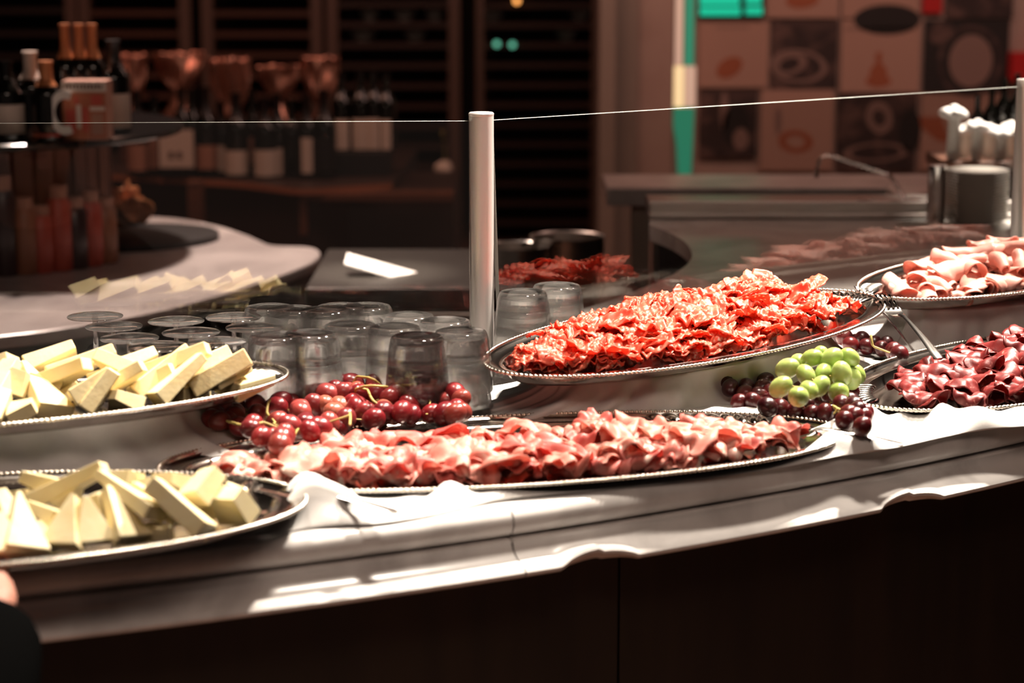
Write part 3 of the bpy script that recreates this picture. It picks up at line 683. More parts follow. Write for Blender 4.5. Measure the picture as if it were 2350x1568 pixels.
for (u, v, w) in tl:
    p = at(u, v, ZT); lim = PB0.y+(p.x-PB0.x)*dl.y/dl.x-.064
    if p.y > lim-.0: p = Vector((p.x, lim, p.z))
    tumbler((p.x, p.y, .9007), f'lower upside down tumbler of the pair {w}')
    tumbler((p.x+RND.uniform(-.001, .001), p.y, .9382), f'upper upside down tumbler of the pair {w}')
for (u, v, w, zt) in ((1200, 668, 'just right of the post', 1.0245), (1278, 653, 'second right of the post', 1.0245)):
    p = at(u, v, zt)
    for k, nm in enumerate(('lower', 'middle', 'upper')): tumbler((p.x, p.y, .9007+k*(zt-.0755-.9007)/2), f'{nm} upside down tumbler of the stack {w}')
def wineglass():
    r = empty('stemmed_glass', '', 'glass')
    b = MB(); b.lathe([(.0355, .1025), (.036, .1035), (.0355, .1042), (.02, .1065), (.008, .107), (0, .1065)], 40); b.lathe([(0, .1035), (.006, .1028), (.02, .1025), (.0355, .1025)], 40)
    b.build('foot', M['glass'], r, smooth=60, local=True)
    MB().lathe([(0, .1034), (.0055, .1026), (.0036, .097), (.0032, .075), (.0038, .062), (.006, .057), (0, .0565)], 20).build('stem', M['glass'], r, smooth=60, local=True)
    b = MB(); b.lathe([(.029, 0), (.0295, .001), (.034, .02), (.0335, .035), (.025, .049), (.012, .0555), (0, .0565)], 40); b.lathe([(0, .0545), (.012, .0535), (.0242, .0475), (.0325, .035), (.033, .02), (.0285, 0)], 40); b.lathe([(.0285, 0), (.029, 0)], 40)
    b.build('bowl', M['glass'], r, smooth=60, local=True)
    return r
wg = [(218, 723, 'at the far left of the back row'), (261, 746, 'second at the left, in the middle row'), (297, 773, 'left one in the front row'), (364, 792, 'lowest in the front row, right behind the cheese tips'), (404, 734, 'in the middle of the back row'), (438, 760, 'in the centre of the cluster'), (498, 782, 'right one in the front row'), (536, 725, 'at the right of the back row'), (583, 748, 'farthest right, beside the tumblers')]
pr = None
for (u, v, w) in wg:
    p = at(u, v, 1.006)
    if pr is None: pr = wineglass(); o = pr
    else: o = copy_tree(pr)
    o.location = (p.x, p.y, .9007); o.rotation_euler = (0, 0, RND.uniform(0, 6)); tag(o, f'upside down stemmed glass {w}', 'glass', 'upside down stemmed glasses')
# ------------------------------------------------------------------ serving forks
def fork(label, tip, end, material, up=Vector((0, 0, 1)), L_=None):
    d = (end-tip); length = d.length; x = d/length; y = up.cross(x).normalized(); z = x.cross(y)
    root = empty('serving_fork', label, 'fork', tuple(end), 'serving forks')
    W = lambda s, t, h: tip+x*(s*length)+y*t+z*h
    prof = [(.36, .0055, .003), (.40, .0034, .0048), (.5, .0036, .005), (.7, .005, .004), (.9, .0072, .001), (.98, .007, 0), (1.0, .004, 0)]
    b = MB(); rows = []
    for (s, w, h) in prof:
        t = .0016; rows.append([W(s, -w, h), W(s, -w*.6, h+t), W(s, w*.6, h+t), W(s, w, h), W(s, w*.6, h-t), W(s, -w*.6, h-t)])
    b.grid(rows, closed=True); b.add(rows[0], [(0, 1, 2, 3, 4, 5)]); b.add(rows[-1], [(0, 1, 2, 3, 4, 5)]); b.build('handle', material, root, smooth=50)
    b = MB(); rows = []
    for (s, w, h) in [(.19, .0125, -.003), (.22, .013, -.0045), (.27, .0125, -.005), (.32, .0095, -.002), (.36, .0055, .003)]:
        t = .0012; rows.append([W(s, -w, h+.001), W(s, -w*.5, h+t-.001), W(s, w*.5, h+t-.001), W(s, w, h+.001), W(s, w*.5, h-t-.001), W(s, -w*.5, h-t-.001)])
    b.grid(rows, closed=True); b.add(rows[0], [(0, 1, 2, 3, 4, 5)]); b.build('head', material, root, smooth=50)
    for k in range(4):
        t0 = (-1.5+k)*.0068
        b = MB(); b.tube([W(.2, t0, -.003), W(.12, t0, .0005), (W(.04, t0*.96, .002)), W(0, t0*.94, .001)], [.0021, .0019, .0017, .0008], 8); b.build('tine', material, root, smooth=60)
    return root
fork('steel serving fork with tines on the mortadella platter and handle on the dried beef', at(2020, 676, 1.004), at(2157, 824, .95), M['fork'])
fork('shaded dark serving fork handle running from the salami platter down past the small dark grapes', at(1960, 660, 1.006), at(2096, 804, .918), M['fork'])
fork('serving fork handle lying on the cloth between the cheese platter and the largest platter', at(520, 1098, .933), at(912, 1176, .9175), M['fork'])
fork('serving fork handle leaning out past the right tip of the largest platter', at(1760, 975, .926), at(2072, 1021, .9135), M['fork'])
# ------------------------------------------------------------------ person at the left edge (mostly out of the frame)
per = empty('person', 'person in a black long sleeved top reaching from the left edge towards the cheese', 'person', (-.80, 1.38, 0))
J = [((-.80, 1.38, .66), (.13, .10)), ((-.79, 1.40, .80), (.115, .09)), ((-.77, 1.43, .95), (.13, .095)), ((-.76, 1.45, 1.05), .06), ((-.755, 1.46, 1.11), .042), ((-.75, 1.47, 1.20), (.07, .08)), ((-.75, 1.475, 1.29), (.066, .075)),
     ((-.62, 1.44, 1.01), .05), ((-.46, 1.46, .86), .042), ((-.425, 1.60, .845), .036), ((-.462, 1.80, .89), .026), ((-.472, 1.85, .902), (.036, .018)), ((-.487, 1.90, .914), (.04, .016)),
     ((-.91, 1.45, 1.01), .05), ((-.95, 1.42, .80), .04), ((-.93, 1.52, .64), .026), ((-.93, 1.57, .60), (.03, .018)),
     ((-.72, 1.38, .60), .078), ((-.71, 1.40, .34), .056), ((-.71, 1.38, .07), .036), ((-.71, 1.48, .03), (.04, .028)),
     ((-.88, 1.38, .60), .078), ((-.89, 1.40, .34), .056), ((-.89, 1.38, .07), .036), ((-.89, 1.48, .03), (.04, .028))]
ED = [(0,1),(1,2),(2,3),(3,4),(4,5),(5,6),(3,7),(7,8),(8,9),(9,10),(10,11),(11,12),(3,13),(13,14),(14,15),(15,16),(0,17),(17,18),(18,19),(19,20),(0,21),(21,22),(22,23),(23,24)]
# five fingers on each hand, rooted inside the palm
def fingers(i0, palm, fwd, side, n):
    palm = Vector(palm); fwd = Vector(fwd).normalized(); side = Vector(side).normalized()
    for k, (o, l) in enumerate([(-.024, .062), (-.008, .07), (.008, .066), (.023, .052)]):
        b = palm+side*o+fwd*.01; pts = [b+fwd*l*.35+Vector((0, 0, .004)), b+fwd*l*.75-Vector((0, 0, .004)), b+fwd*l*.98-Vector((0, 0, .016))]
        for q, p in enumerate(pts):
            J.append((tuple(p), (.0085, .008, .0065)[q])); ED.append((i0 if q == 0 else len(J)-2, len(J)-1))
    b = palm-fwd*.03+side*.03*n
    for q, p in enumerate([b, b+side*.022*n+fwd*.025, b+side*.03*n+fwd*.05-Vector((0, 0, .006))]):
        J.append((tuple(p), (.011, .0095, .0075)[q])); ED.append((i0-1 if q == 0 else len(J)-2, len(J)-1))
fingers(12, (-.487, 1.90, .914), (-.25, 1, .1), (1, .25, 0), -1)
fingers(16, (-.93, 1.57, .60), (0, 1, -.7), (1, 0, 0), 1)
skin_body('body', J, ED, M['skin'], per)
gr = lambda r: tuple(x+.016 for x in r) if isinstance(r, tuple) else r+.015
JC = [(J[i][0], gr(J[i][1])) for i in (0, 1, 2, 3, 7, 8, 9)]+[((-.452, 1.80, .88), .05), ((-.462, 1.85, .895), .042)]+[(J[i][0], gr(J[i][1])) for i in (13, 14, 15)]
skin_body('long_sleeved_top', JC, [(0,1),(1,2),(2,3),(3,4),(4,5),(5,6),(6,7),(7,8),(3,9),(9,10),(10,11)], M['sleeve'], per)
JT = [(J[0][0], (.15, .12))]+[(J[i][0], gr(J[i][1])) for i in (17, 18, 19, 21, 22, 23)]
skin_body('trousers', JT, [(0,1),(1,2),(2,3),(0,4),(4,5),(5,6)], M['sleeve'], per)
hb = MB(); hb.ell((-.75, 1.455, 1.265), (.092, .098, .098), 20, 14); hb.build('hair', M['hair'], per, smooth=180)
fb = MB(); fb.ell((-.75, 1.56, 1.235), (.011, .02, .016), 10, 8); fb.build('nose', M['skin'], per, smooth=180)
for sx in (-1, 1):
    fb = MB(); fb.ell((-.75+sx*.028, 1.548, 1.25), .011, 10, 8); fb.build('eye', M['china'], per, smooth=180)
    fb = MB(); fb.ell((-.75+sx*.082, 1.475, 1.24), (.012, .022, .03), 10, 8); fb.build('ear', M['skin'], per, smooth=180)
fb = MB(); fb.ell((-.75, 1.548, 1.195), (.024, .01, .007), 12, 8); fb.build('mouth', M['red_grape'], per, smooth=180)

# ------------------------------------------------------------------ far left: round marble table with display drum
TZ = .75
op = [(-420, 806), (0, 772), (130, 757), (270, 733), (400, 706), (500, 678), (600, 648), (680, 618), (725, 598), (738, 583), (730, 570), (700, 565), (622, 564), (600, 553), (560, 535), (500, 517), (430, 503), (330, 495), (180, 491), (-420, 486)]
opts = chaikin([at(u, v, TZ) for u, v in op], 2, closed=True)
tb = empty('marble_table', 'round grey marble table with a curved edge behind the sneeze guard at the left', 'table', (-1.0, 4.9, 0))
MB().prism(opts, TZ-.026, TZ).build('table_top', M['marble_back'], tb, smooth=0, bevel=.006)
cen = sum(opts, Vector())/len(opts)
MB().prism([cen+(p-cen)*.9 for p in opts], 0, TZ-.026).build('base_cabinet', M['black'], tb, smooth=0)
tr_ = chaikin([at(u, v, TZ) for u, v in ((205, 560), (222, 532), (330, 522), (470, 528), (512, 545), (480, 562), (360, 578), (240, 582))], 2, closed=True)
tag(MB().prism(tr_, TZ+.0005, TZ+.014).build('tray', M['black'], smooth=30), 'flat black tray lying on the round marble table behind the drum', 'tray')
DC = Vector((-1.27, 5.05, 0))
dr_ = empty('display_drum', 'round slatted wooden display drum standing on the marble table at the far left', 'display stand', (DC.x, DC.y, TZ))
b = MB(); n = 40
for k in range(n):
    a = 2*PI*k/n; Rz = Matrix.Translation(DC) @ Matrix.Rotation(a, 4, 'Z'); b.box((.31, -.021, TZ+.0005), (.33+.004*(k % 2), .021, 1.03), Rz)
b.build('slatted_body', M['slat'], dr_, smooth=0)
MB().lathe([(0, 1.03), (.5, 1.03), (.505, 1.035), (.505, 1.044), (.5, 1.047), (0, 1.047)], 64, (DC.x, DC.y, 0)).build('shelf', M['black_gloss'], dr_, smooth=30)
k = 0
nm = ['red jar', 'brown jar', 'dark jar']
for u, mi, h, w in ((-20, 0, .2, 'leftmost'), (18, 2, .22, 'second from the left'), (60, 1, .17, 'third from the left'), (92, 0, .15, 'fourth from the left'), (128, 0, .19, 'fifth from the left'), (158, 2, .16, 'sixth from the left'), (186, 0, .17, 'second from the right'), (213, 1, .15, 'rightmost')):
    x = (u-1175)/F*4.78; yy = max(-.9, min(.9, (x-DC.x)/.385)); p = Vector((x, DC.y-.385*math.sqrt(1-yy*yy), TZ+.0005))
    r = empty('jar', f'{nm[mi]} standing against the display drum, {w} on the marble table', 'jar', tuple(p), 'jars around the display drum')
    m_ = M[('jar_red', 'jar_brown', 'jar_dark')[mi]]
    MB().lathe([(0, 0), (.026, 0), (.028, .004), (.028, h*.78), (.02, h*.86), (0, h*.86)], 24).build('body', m_, r, local=True)
    MB().lathe([(.021, h*.85), (.021, h), (0, h)], 24).build('lid', M['label_brown'], r, local=True)
# bottles
def bottle(label, loc, h, r, foil=None, lab=None, group=None, tiltlab=0, name='wine_bottle', lw=1.2):
    o = empty(name, label, 'bottle', loc, group)
    MB().lathe([(0, .004*h), (r*.8, 0), (r, .02*h), (r, .58*h), (r*.93, .635*h), (r*.62, .70*h), (r*.4, .755*h), (r*.36, .80*h), (r*.36, .965*h), (r*.42, .97*h), (r*.42, .995*h), (0, .995*h)], 24).build('body', M['bottle'], o, local=True, smooth=50)
    if foil: MB().lathe([(r*.68, .69*h), (r*.45, .757*h), (r*.41, .80*h), (r*.41, .96*h), (r*.46, .968*h), (r*.46, h), (0, h*1.001)], 24).build('foil', foil, o, local=True, smooth=50)
    if lab:
        z0, z1, m_ = lab; a = math.atan2(-loc[1], -loc[0])
        MB().lathe([(r*1.012, z0*h), (r*1.012, z1*h)], 20, a0=a-lw, a1=a+lw).build('label', m_, o, local=True, solid=.0005)
    return o
SZ = 1.0475
def sb(u, v_top, Y, r, label, foil=None, lab=None, z=SZ, grp='bottles on the display drum', **k):
    p = atY(u, v_top, Y); return bottle(label, (p.x, Y, z), p.z-z, r, foil, lab, grp, **k)
sb(12, 138, 4.68, .038, 'dark bottle with a large pale label at the far left of the drum shelf', None, (.1, .46, M['label_cream']))
sb(68, 118, 4.72, .036, 'dark bottle with a cream foil top, second from the left on the drum shelf', M['label_cream'], None)
sb(104, 140, 4.68, .034, 'dark bottle with short orange neck foil and small red mark on the drum shelf', M['foil_orange'], (.06, .1, M['label_red']))
for u, t, w in ((147, 55, 'left'), (180, 55, 'middle'), (210, 55, 'right')):
    sb(u, t, 4.84, .026 if u != 180 else .026, f'tall dark bottle with long orange foil, {w} one of the three behind the picture carton', M['foil_orange'], None)
b = sb(258, 92, 4.90, .037, 'dark bottle in crinkled black wrap with a pale label, right of the picture carton', M['foil_black'], (.05, .42, M['label_cream']))
# picture carton with a white ring beside it
ca = atY(146, 318, 4.68); cb_ = atY(247, 305, 4.68); ct = atY(146, 186, 4.68).z
cart = empty('picture_carton', 'bottle carton printed red and orange with a pale title band on the drum shelf', 'carton', ((ca.x+cb_.x)/2, 4.70, SZ))
MB().box((ca.x, 4.68, SZ+.0003), (cb_.x, 4.75, ct)).build('carton_body', M['label_brown'], cart, smooth=0, bevel=.001)
W_ = cb_.x-ca.x; Hc = ct-SZ
def cp(x0, x1, z0, z1, m_, nm_, e=.001): MB().box((ca.x+W_*x0, 4.68-e-.0006, SZ+Hc*z0), (ca.x+W_*x1, 4.68-.0004, SZ+Hc*z1)).build(nm_, m_, cart, smooth=0)
cp(0, 1, .82, .985, M['label_cream'], 'title_band')
for k in range(11):
    cp(.06+k*.08, .06+k*.08+.05, .87, .93+.02*(k % 2), M['ink'], 'title_mark', .0018)
cp(.02, .98, .03, .8, M['post_orange'], 'picture')
for (x0, x1, z0, z1, q) in ((.08, .28, .12, .52, 'label_red'), (.32, .42, .2, .6, 'label_cream'), (.45, .58, .15, .55, 'label_red'), (.62, .96, .5, .57, 'label_cream'), (.66, .9, .6, .76, 'label_red'), (.66, .92, .1, .45, 'label_brown'), (.28, .36, .62, .74, 'label_red')):
    cp(x0, x1, z0, z1, M[q], 'picture_patch', .0018)
rc = atY(150, 258, 4.655); rows = []
for k in range(33):
    a = PI*.36+PI*1.28*k/32
    d = Vector((math.cos(a), 0, math.sin(a)*1.32)); rows.append([rc+d*.036+Vector((0, -.004, 0)), rc+d*.036, rc+d*.022, rc+d*.022+Vector((0, -.004, 0))])
rr = MB().grid(rows, closed=True).build('ring_plaque', M['china'], smooth=40)
tag(rr, 'white open ring plaque leaning against the left side of the picture carton', 'ring')
# amber crumpled bundle behind the drum
ab = empty('dried_leaf_bundle', 'crumpled amber leaves lying behind the display drum on the marble table', 'leaves', tuple(at(278, 512, TZ)))
for i, (u, v, s) in enumerate(((245, 470, .7), (262, 490, .9), (285, 462, .9), (300, 450, .8), (305, 490, .9), (275, 505, .9), (312, 478, .7), (240, 500, .8))):
    o = slice_mesh('leaf', M['amber'], 'bresaola', 400+i); o.parent = ab; q = atY(u, v, 5.42+.02*(i % 3)); o.location = q-ab.location; o.rotation_euler = (RND.uniform(-2, 2), RND.uniform(-2, 2), RND.uniform(0, 6)); o.scale = (s*1.7,)*3
# ------------------------------------------------------------------ bottle table further back
BZ = .70
bt = empty('bottle_table', 'long dark brown wooden display table carrying the row of bottles in the background', 'table', (-.9, 7.2, 0))
xl = atY(225, 400, 6.9).x; xr = atY(890, 420, 6.9).x
ep = chaikin([at(u, v, BZ) for u, v in ((200, 398), (245, 399), (360, 405), (460, 411), (560, 417), (640, 428), (690, 434), (790, 428), (900, 420))], 2)
MB().prism([Vector((p.x, p.y, 0)) for p in ep]+[Vector((xr+.05, 7.9, 0)), Vector((xl-.1, 7.9, 0))], BZ-.02, BZ).build('table_top', M['bg_dark'], bt, smooth=0)
MB().grid([[p+Vector((0, -.002, -.001)), p+Vector((0, -.002, -.019))] for p in ep]).build('front_edge', M['bg_edge'], bt, smooth=0, solid=.0015)
MB().prism([Vector((p.x, p.y+.06, 0)) for p in ep]+[Vector((xr+.05, 7.88, 0)), Vector((xl-.1, 7.88, 0))], 0, BZ-.02).build('cabinet', M['bg_dark'], bt, smooth=0)
for u0, u1, v0, v1 in ((432, 460, 420, 520), (688, 1040, 444, 460), (688, 704, 460, 540)):
    a, c = atY(u0, v1, 6.75), atY(u1, v0, 6.75); MB().box((a.x, 6.75, max(.0, a.z)), (c.x, 6.83, c.z)).build('wooden_rail', M['bg_wood'], bt, smooth=0)
a, c = atY(700, 540, 6.85), atY(1042, 446, 6.85); MB().box((a.x, 6.85, 0), (c.x, 7.5, c.z)).build('side_cabinet', M['bg_dark'], bt, smooth=0)
Lc, Lb = M['label_cream'], M['label_brown']
bl = [(312, 205, 7.05, .036, (.08, .38, Lb), 'brown label, at the left end of the row'), (352, 218, 7.08, .034, (.1, .55, Lb), 'tall brown label beside the square white box'), (470, 198, 7.04, .038, (.1, .36, Lb), 'rosy brown label right of the square white box'), (507, 232, 7.06, .030, (.08, .42, Lc), 'narrow grey label, third after the white box'), (540, 212, 7.02, .040, (.05, .33, Lc), 'broad pale label near the middle of the row'), (577, 208, 7.09, .034, (.15, .46, Lb), 'brown label behind its pale neighbours'), (606, 222, 7.0, .038, (.04, .36, Lc), 'pale label with a dark dot'), (634, 214, 7.03, .036, (.04, .36, Lc), 'plain pale label, right of the dotted one'), (668, 225, 7.02, .036, None, 'no visible label, right half of the row'), (702, 218, 6.99, .034, (.08, .5, Lc), 'thin tall pale label'), (742, 205, 6.99, .040, (.1, .45, M['foil_black']), 'black label, right end of the front row')]
for (u, t, Y, r, lab, w) in bl:
    p = atY(u, t, Y); bottle(f'dark wine bottle on the background table, {w}', (p.x, Y, BZ), p.z-BZ, r, RND.choice((M['foil_black'], None)), lab, 'wine bottles on the background table', lw=.55 if 'thin' in w or 'narrow' in w else 1.15)
a, c = atY(364, 398, 7.0), atY(446, 298, 7.0)
bx = empty('boxed_bottles', 'dark box with a wide square pale label marked by two dark spots among the bottles', 'box', ((a.x+c.x)/2, 7.05, BZ))
MB().box((a.x, 7.0, BZ+.0005), (c.x, 7.08, c.z+.005)).build('box_body', M['black_gloss'], bx, smooth=0, bevel=.003)
MB().box((a.x+.004, 6.9985, BZ+.035), (c.x-.004, 6.9998, c.z)).build('square_label', M['label_cream'], bx, smooth=0)
for k in (.36, .58): MB().ell(((a.x+(c.x-a.x)*k), 6.998, BZ+.075), (.009, .0015, .013), 12, 8).build('printed_spot', M['ink'], bx)
for u, t, w in ((412, 200, 'left'), (436, 202, 'right')):
    p = atY(u, t, 7.12); bottle(f'dark bottle standing behind the square white label box, {w} one', (p.x, 7.14, BZ), p.z-BZ, .034, None, None, 'wine bottles on the background table')
a, c = atY(768, 430, 7.05), atY(892, 350, 7.05)
tag(MB().box((a.x, 7.05, BZ+.0005), (c.x, 7.3, c.z)).build('riser_box', M['black'], smooth=0, bevel=.003), 'black raised box carrying bottles at the right end of the bottle table', 'box')
for u, t, w, lw in ((782, 165, 'left', .7), (826, 162, 'middle left', .9), (856, 160, 'middle right', .9), (884, 166, 'right', .5)):
    p = atY(u, t, 7.12); bottle(f'dark wine bottle with a pale label on the black raised box, {w} one', (p.x, 7.12, c.z+.0005), p.z-c.z, .035, None, (.02, .4, Lc), 'bottles on the raised box', lw=lw)
# copper gift bags
for u, t, vn, wpx, w in ((303, 125, 240, 62, 'farthest left, behind the black wrapped bottle'), (408, 120, 215, 116, 'widest one with a fan shaped top'), (525, 132, 280, 96, 'middle one with a long right fold'), (638, 150, 235, 88, 'dull one, second from the right'), (733, 130, 250, 86, 'shiny one farthest right')):
    Y = 7.45; p = atY(u, t, Y); q = atY(u, vn, Y); wd = wpx/F*Y*.5
    r = empty('gift_bag', f'copper coloured cellophane gift bag behind the bottles, {w}', 'gift bag', (p.x, Y, BZ), 'copper gift bags behind the bottles')
    rows = []; sd = RND.uniform(0, 50)
    for j in range(15):
        s = j/14; z = q.z+(p.z-q.z)*s; ww = wd*(.12+.88*min(1, s*1.75)**.75)*(1+.02*math.sin(9*s)); row = []
        for k in range(26):
            x = -1+2*k/25
            y = .03*nz(x*2.2+sd, s*1.6)*(.3+s)+.016*nz(x*6+sd, s*2)+(.035*(1-s)*abs(x))
            row.append(Vector((p.x+ww*x, Y+y, z+.010*nz(x*3+sd, 9)*s)))
        rows.append(row)
    MB().grid(rows).build('crown', M['copper'], r, smooth=180, solid=.002)
    MB().lathe([(0, BZ+.001), (.05, BZ+.001), (.055, BZ+.03), (.05, q.z-.06), (.014, q.z-.004), (.012, q.z+.01)], 20, (p.x, Y, 0), flute=lambda t_, z: 1+.06*math.sin(7*t_)).build('bag_body', M['copper'], r, smooth=60)
    MB().lathe([(.014, q.z-.004), (.017, q.z), (.014, q.z+.005)], 16, (p.x, Y, 0)).build('tie', M['ink'], r)
# ------------------------------------------------------------------ racks along the back wall
def rack(u0, u1, label, vs, Y=10.4, pw=26):
    x0, x1 = atY(u0, 200, Y).x, atY(u1, 200, Y).x; w = pw/F*Y
    r = empty('shelf_rack', label, 'rack', ((x0+x1)/2, Y, 0), 'shelf racks along the back wall')
    MB().box((x0-w, Y, 0), (x0, Y+.08, 2.3)).build('post', M['rack_post'], r, smooth=0); MB().box((x1, Y, 0), (x1+w, Y+.08, 2.3)).build('post', M['rack_post'], r, smooth=0)
    MB().box((x0, Y+.45, 0), (x1, Y+.47, 2.3)).build('back_board', M['black'], r, smooth=0)
    z = atY(800, vs[0], Y).z; dz = z-atY(800, vs[1], Y).z
    z += dz*9
    while z > .05:
        if z < 2.25: MB().box((x0, Y+.02, z-.012), (x1, Y+.45, z+.012)).build('shelf', vs[2], r, smooth=0)
        z -= dz
    return r
rack(-220, 155, 'dark shelf rack at the far left behind the drum bottles', (25, 78, M['bg_dark']))
rack(212, 415, 'shelf rack with orange brown shelves above the fan topped gift bag', (31, 79, M['rack_shelf']))
rack(492, 715, 'shelf rack with orange brown shelves above the middle gift bags', (32, 80, M['rack_shelf']))
rack(777, 1030, 'dark shelf rack left of the steel post', (105, 152, M['rack_dim']))
rack(1110, 1358, 'dark shelf rack right of the steel post', (105, 151, M['rack_dim']), pw=17)
for i, (u, v, rx) in enumerate(((845, 45, .05), (925, 28, .06), (995, 45, .05), (1130, 55, .06), (1300, 58, .05), (830, 98, .07), (950, 100, .06), (1330, 40, .05))):
    p = atY(u, v, 10.5); zz = p.z
    vv = 105; 
    dz = atY(800, 105, 10.4).z-atY(800, 152, 10.4).z; z0 = atY(800, 105, 10.4).z; k = math.floor((zz-z0)/dz); zb = z0+k*dz+.0125
    tag(MB().lathe([(0, 0), (rx*.5, 0), (rx*.9, .03), (rx, .055), (rx*.94, .055), (rx*.8, .03), (0, .01)], 20).build('bowl', M['china']), ['pale bowl on the rack left of the post, ', 'pale bowl on the rack right of the post, '][u > 1080]+['far left of the upper shelf', 'centre of the upper shelf', 'right of the upper shelf', 'left of its upper shelf', 'right of its lower middle', 'left of the lower shelf', 'right of the lower shelf', 'far right at the top'][i], 'bowl', 'pale bowls on the racks').location = (p.x, 10.62, zb)
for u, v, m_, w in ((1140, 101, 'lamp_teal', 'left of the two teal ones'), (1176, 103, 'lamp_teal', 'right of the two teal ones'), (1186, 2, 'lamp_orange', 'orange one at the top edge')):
    p = atY(u, v, 10.36); tag(MB().ell(p, .013 if 'teal' in w else .014, 12, 8).build('indicator_lamp', M[m_]), f'small glowing lamp on the rack right of the post, {w}', 'lamp')  # emissive beads added for reflected light, no lamps on the rack
# pale flowers beside the dark cabinet
p0 = atY(1020, 500, 7.6); fl = empty('pale_flower_stem', 'tall stem of pale blossoms in a slim dark vase, left of the steel post', 'flowers', (p0.x, 7.6, 0))
MB().lathe([(0, 0), (.08, 0), (.06, .3), (.05, .5), (.04, .5), (0, .1)], 20, (p0.x, 7.6, 0)).build('vase', M['black'], fl)
MB().tube([(p0.x, 7.6, .3), (p0.x+.005, 7.6, .7), (p0.x-.005, 7.6, .8)], .006, 8).build('stem', M['stem'], fl)
for u, v, r in ((1018, 388, .032), (1012, 440, .03), (1030, 452, .026), (1010, 500, .026), (1030, 405, .02)):
    MB().ell(atY(u, v, 7.59), (r, r*.8, r*.9), 18, 12, bump=lambda q: 1+.25*nz(q.x*60, q.y*60, q.z*60)).build('blossom', M['label_cream'], fl, smooth=180)
# ------------------------------------------------------------------ dark staff area: steel prep table with tray and pans
a, c = at(700, 662, .77), at(1200, 586, .77)
pt = empty('prep_table', 'low stainless steel prep table in the dark staff area left of the post', 'table', ((a.x+c.x)/2, a.y+.1, 0))
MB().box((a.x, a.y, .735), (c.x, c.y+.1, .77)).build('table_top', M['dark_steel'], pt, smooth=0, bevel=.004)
MB().box((a.x+.02, a.y+.03, 0), (c.x-.02, c.y+.08, .735)).build('cabinet', M['bg_dark'], pt, smooth=0)
MB().box((a.x+.01, a.y-.006, .66), (c.x-.01, a.y+.03, .72)).build('drawer_front', M['steel'], pt, smooth=0, bevel=.003)
q = [atY(790, 604, 4.56), atY(797, 580, 4.62), atY(970, 628, 4.62), atY(957, 652, 4.56)]
trb = MB(); nn = Vector((0, 0, .004)); trb.add(q+[x-nn for x in q], [(0, 1, 2, 3), (7, 6, 5, 4), (0, 4, 5, 1), (1, 5, 6, 2), (2, 6, 7, 3), (3, 7, 4, 0)])
ro = trb.build('steel_tray', M['bright_steel'], smooth=0, bevel=.001); tag(ro, 'bright slanted steel tray lying on the prep table', 'tray')
for u, v, r, h, w in ((1185, 645, .07, .055, 'left'), (1305, 632, .08, .065, 'right')):
    p = at(u, v, .7705); r_ = empty('pan', f'dim steel pan seen through the glass right of the post, {w} one', 'pan', (p.x, p.y+.12, .7705), 'steel pans in the staff area')
    MB().lathe([(0, 0), (r*.96, 0), (r, .006), (r, h), (r*1.03, h+.003), (r*.97, h), (r*.96, .008), (0, .006)], 32).build('pan_body', M['steel'], r_, local=True, smooth=40)
    MB().tube([(-r*.98, 0, h*.8), (-r*1.2, -.03, h*.85), (-r*1.2, .03, h*.85), (-r*.98, .03, h*.8)], .006, 8).build('handle', M['silver'], r_, local=True)
# ------------------------------------------------------------------ right: stone shelf, steel rail, tap, plates
a = atY(1393, 474, 5.2); c = atY(2125, 432, 5.2); zt_ = atY(1500, 432, 5.2).z; zb_ = atY(1500, 474, 5.2).z
st = empty('stone_counter', 'grey stone topped side counter on a leg below the pictures', 'counter', ((a.x+c.x)/2, 5.3, 0))
MB().box((a.x, 5.2, zb_), (c.x+.9, 5.5, zt_)).build('counter_top', M['marble_back'], st, smooth=0, bevel=.004)
l0, l1 = atY(1450, 500, 5.24).x, atY(1492, 500, 5.24).x
MB().box((l0, 5.24, 0), (l1, 5.3, zb_)).build('leg', M['pillar'], st, smooth=0)
MB().box((l1+.02, 5.42, 0), (c.x+.88, 5.48, zb_)).build('back_panel', M['steel'], st, smooth=0)
y0 = 4.52; a = atY(1488, 518, y0); c = atY(2010, 480, y0)
rl = empty('steel_rail', 'low brushed steel upstand running behind the mortadella reflection', 'rail', ((a.x+c.x)/2, y0, .9))
MB().box((a.x, y0, .9005), (c.x+.3, y0+.12, .935)).build('upstand', M['steel'], rl, smooth=0, bevel=.003)
MB().box((a.x, y0-.02, .9005), (c.x+.3, y0-.001, .912)).build('front_lip', M['steel'], rl, smooth=0, bevel=.003)
fz = empty('mixer_tap', 'chrome mixer tap with a long swivel spout on the side counter', 'tap', tuple(at(2042, 497, .9)), None)
Yt = fz.location.y
MB().tube(chaikin([atY(u, v, Yt) for u, v in ((1874, 408), (1876, 378), (1886, 356), (1908, 356), (1950, 370), (2000, 388), (2042, 400), (2058, 424), (2072, 455), (2088, 478))], 2), .0062, 12).build('spout', M['chrome'], fz, smooth=60)
MB().tube([atY(1990, 474, Yt), atY(2095, 474, Yt)], .012, 14).build('mixer_body', M['chrome'], fz, smooth=50)
MB().tube([atY(2040, 480, Yt), Vector((fz.location.x, Yt, .9005))], .013, 14).build('pillar', M['chrome'], fz, smooth=50)
for u in (1986, 2098):
    p = atY(u, 472, Yt); MB().lathe([(0, -.014), (.016, -.014), (.018, 0), (.016, .014), (0, .016)], 12, tuple(p), flute=lambda t, z: 1+.12*math.cos(4*t)).build('knob', M['chrome'], fz, smooth=50)
p = at(2238, 512, .9); pr = None
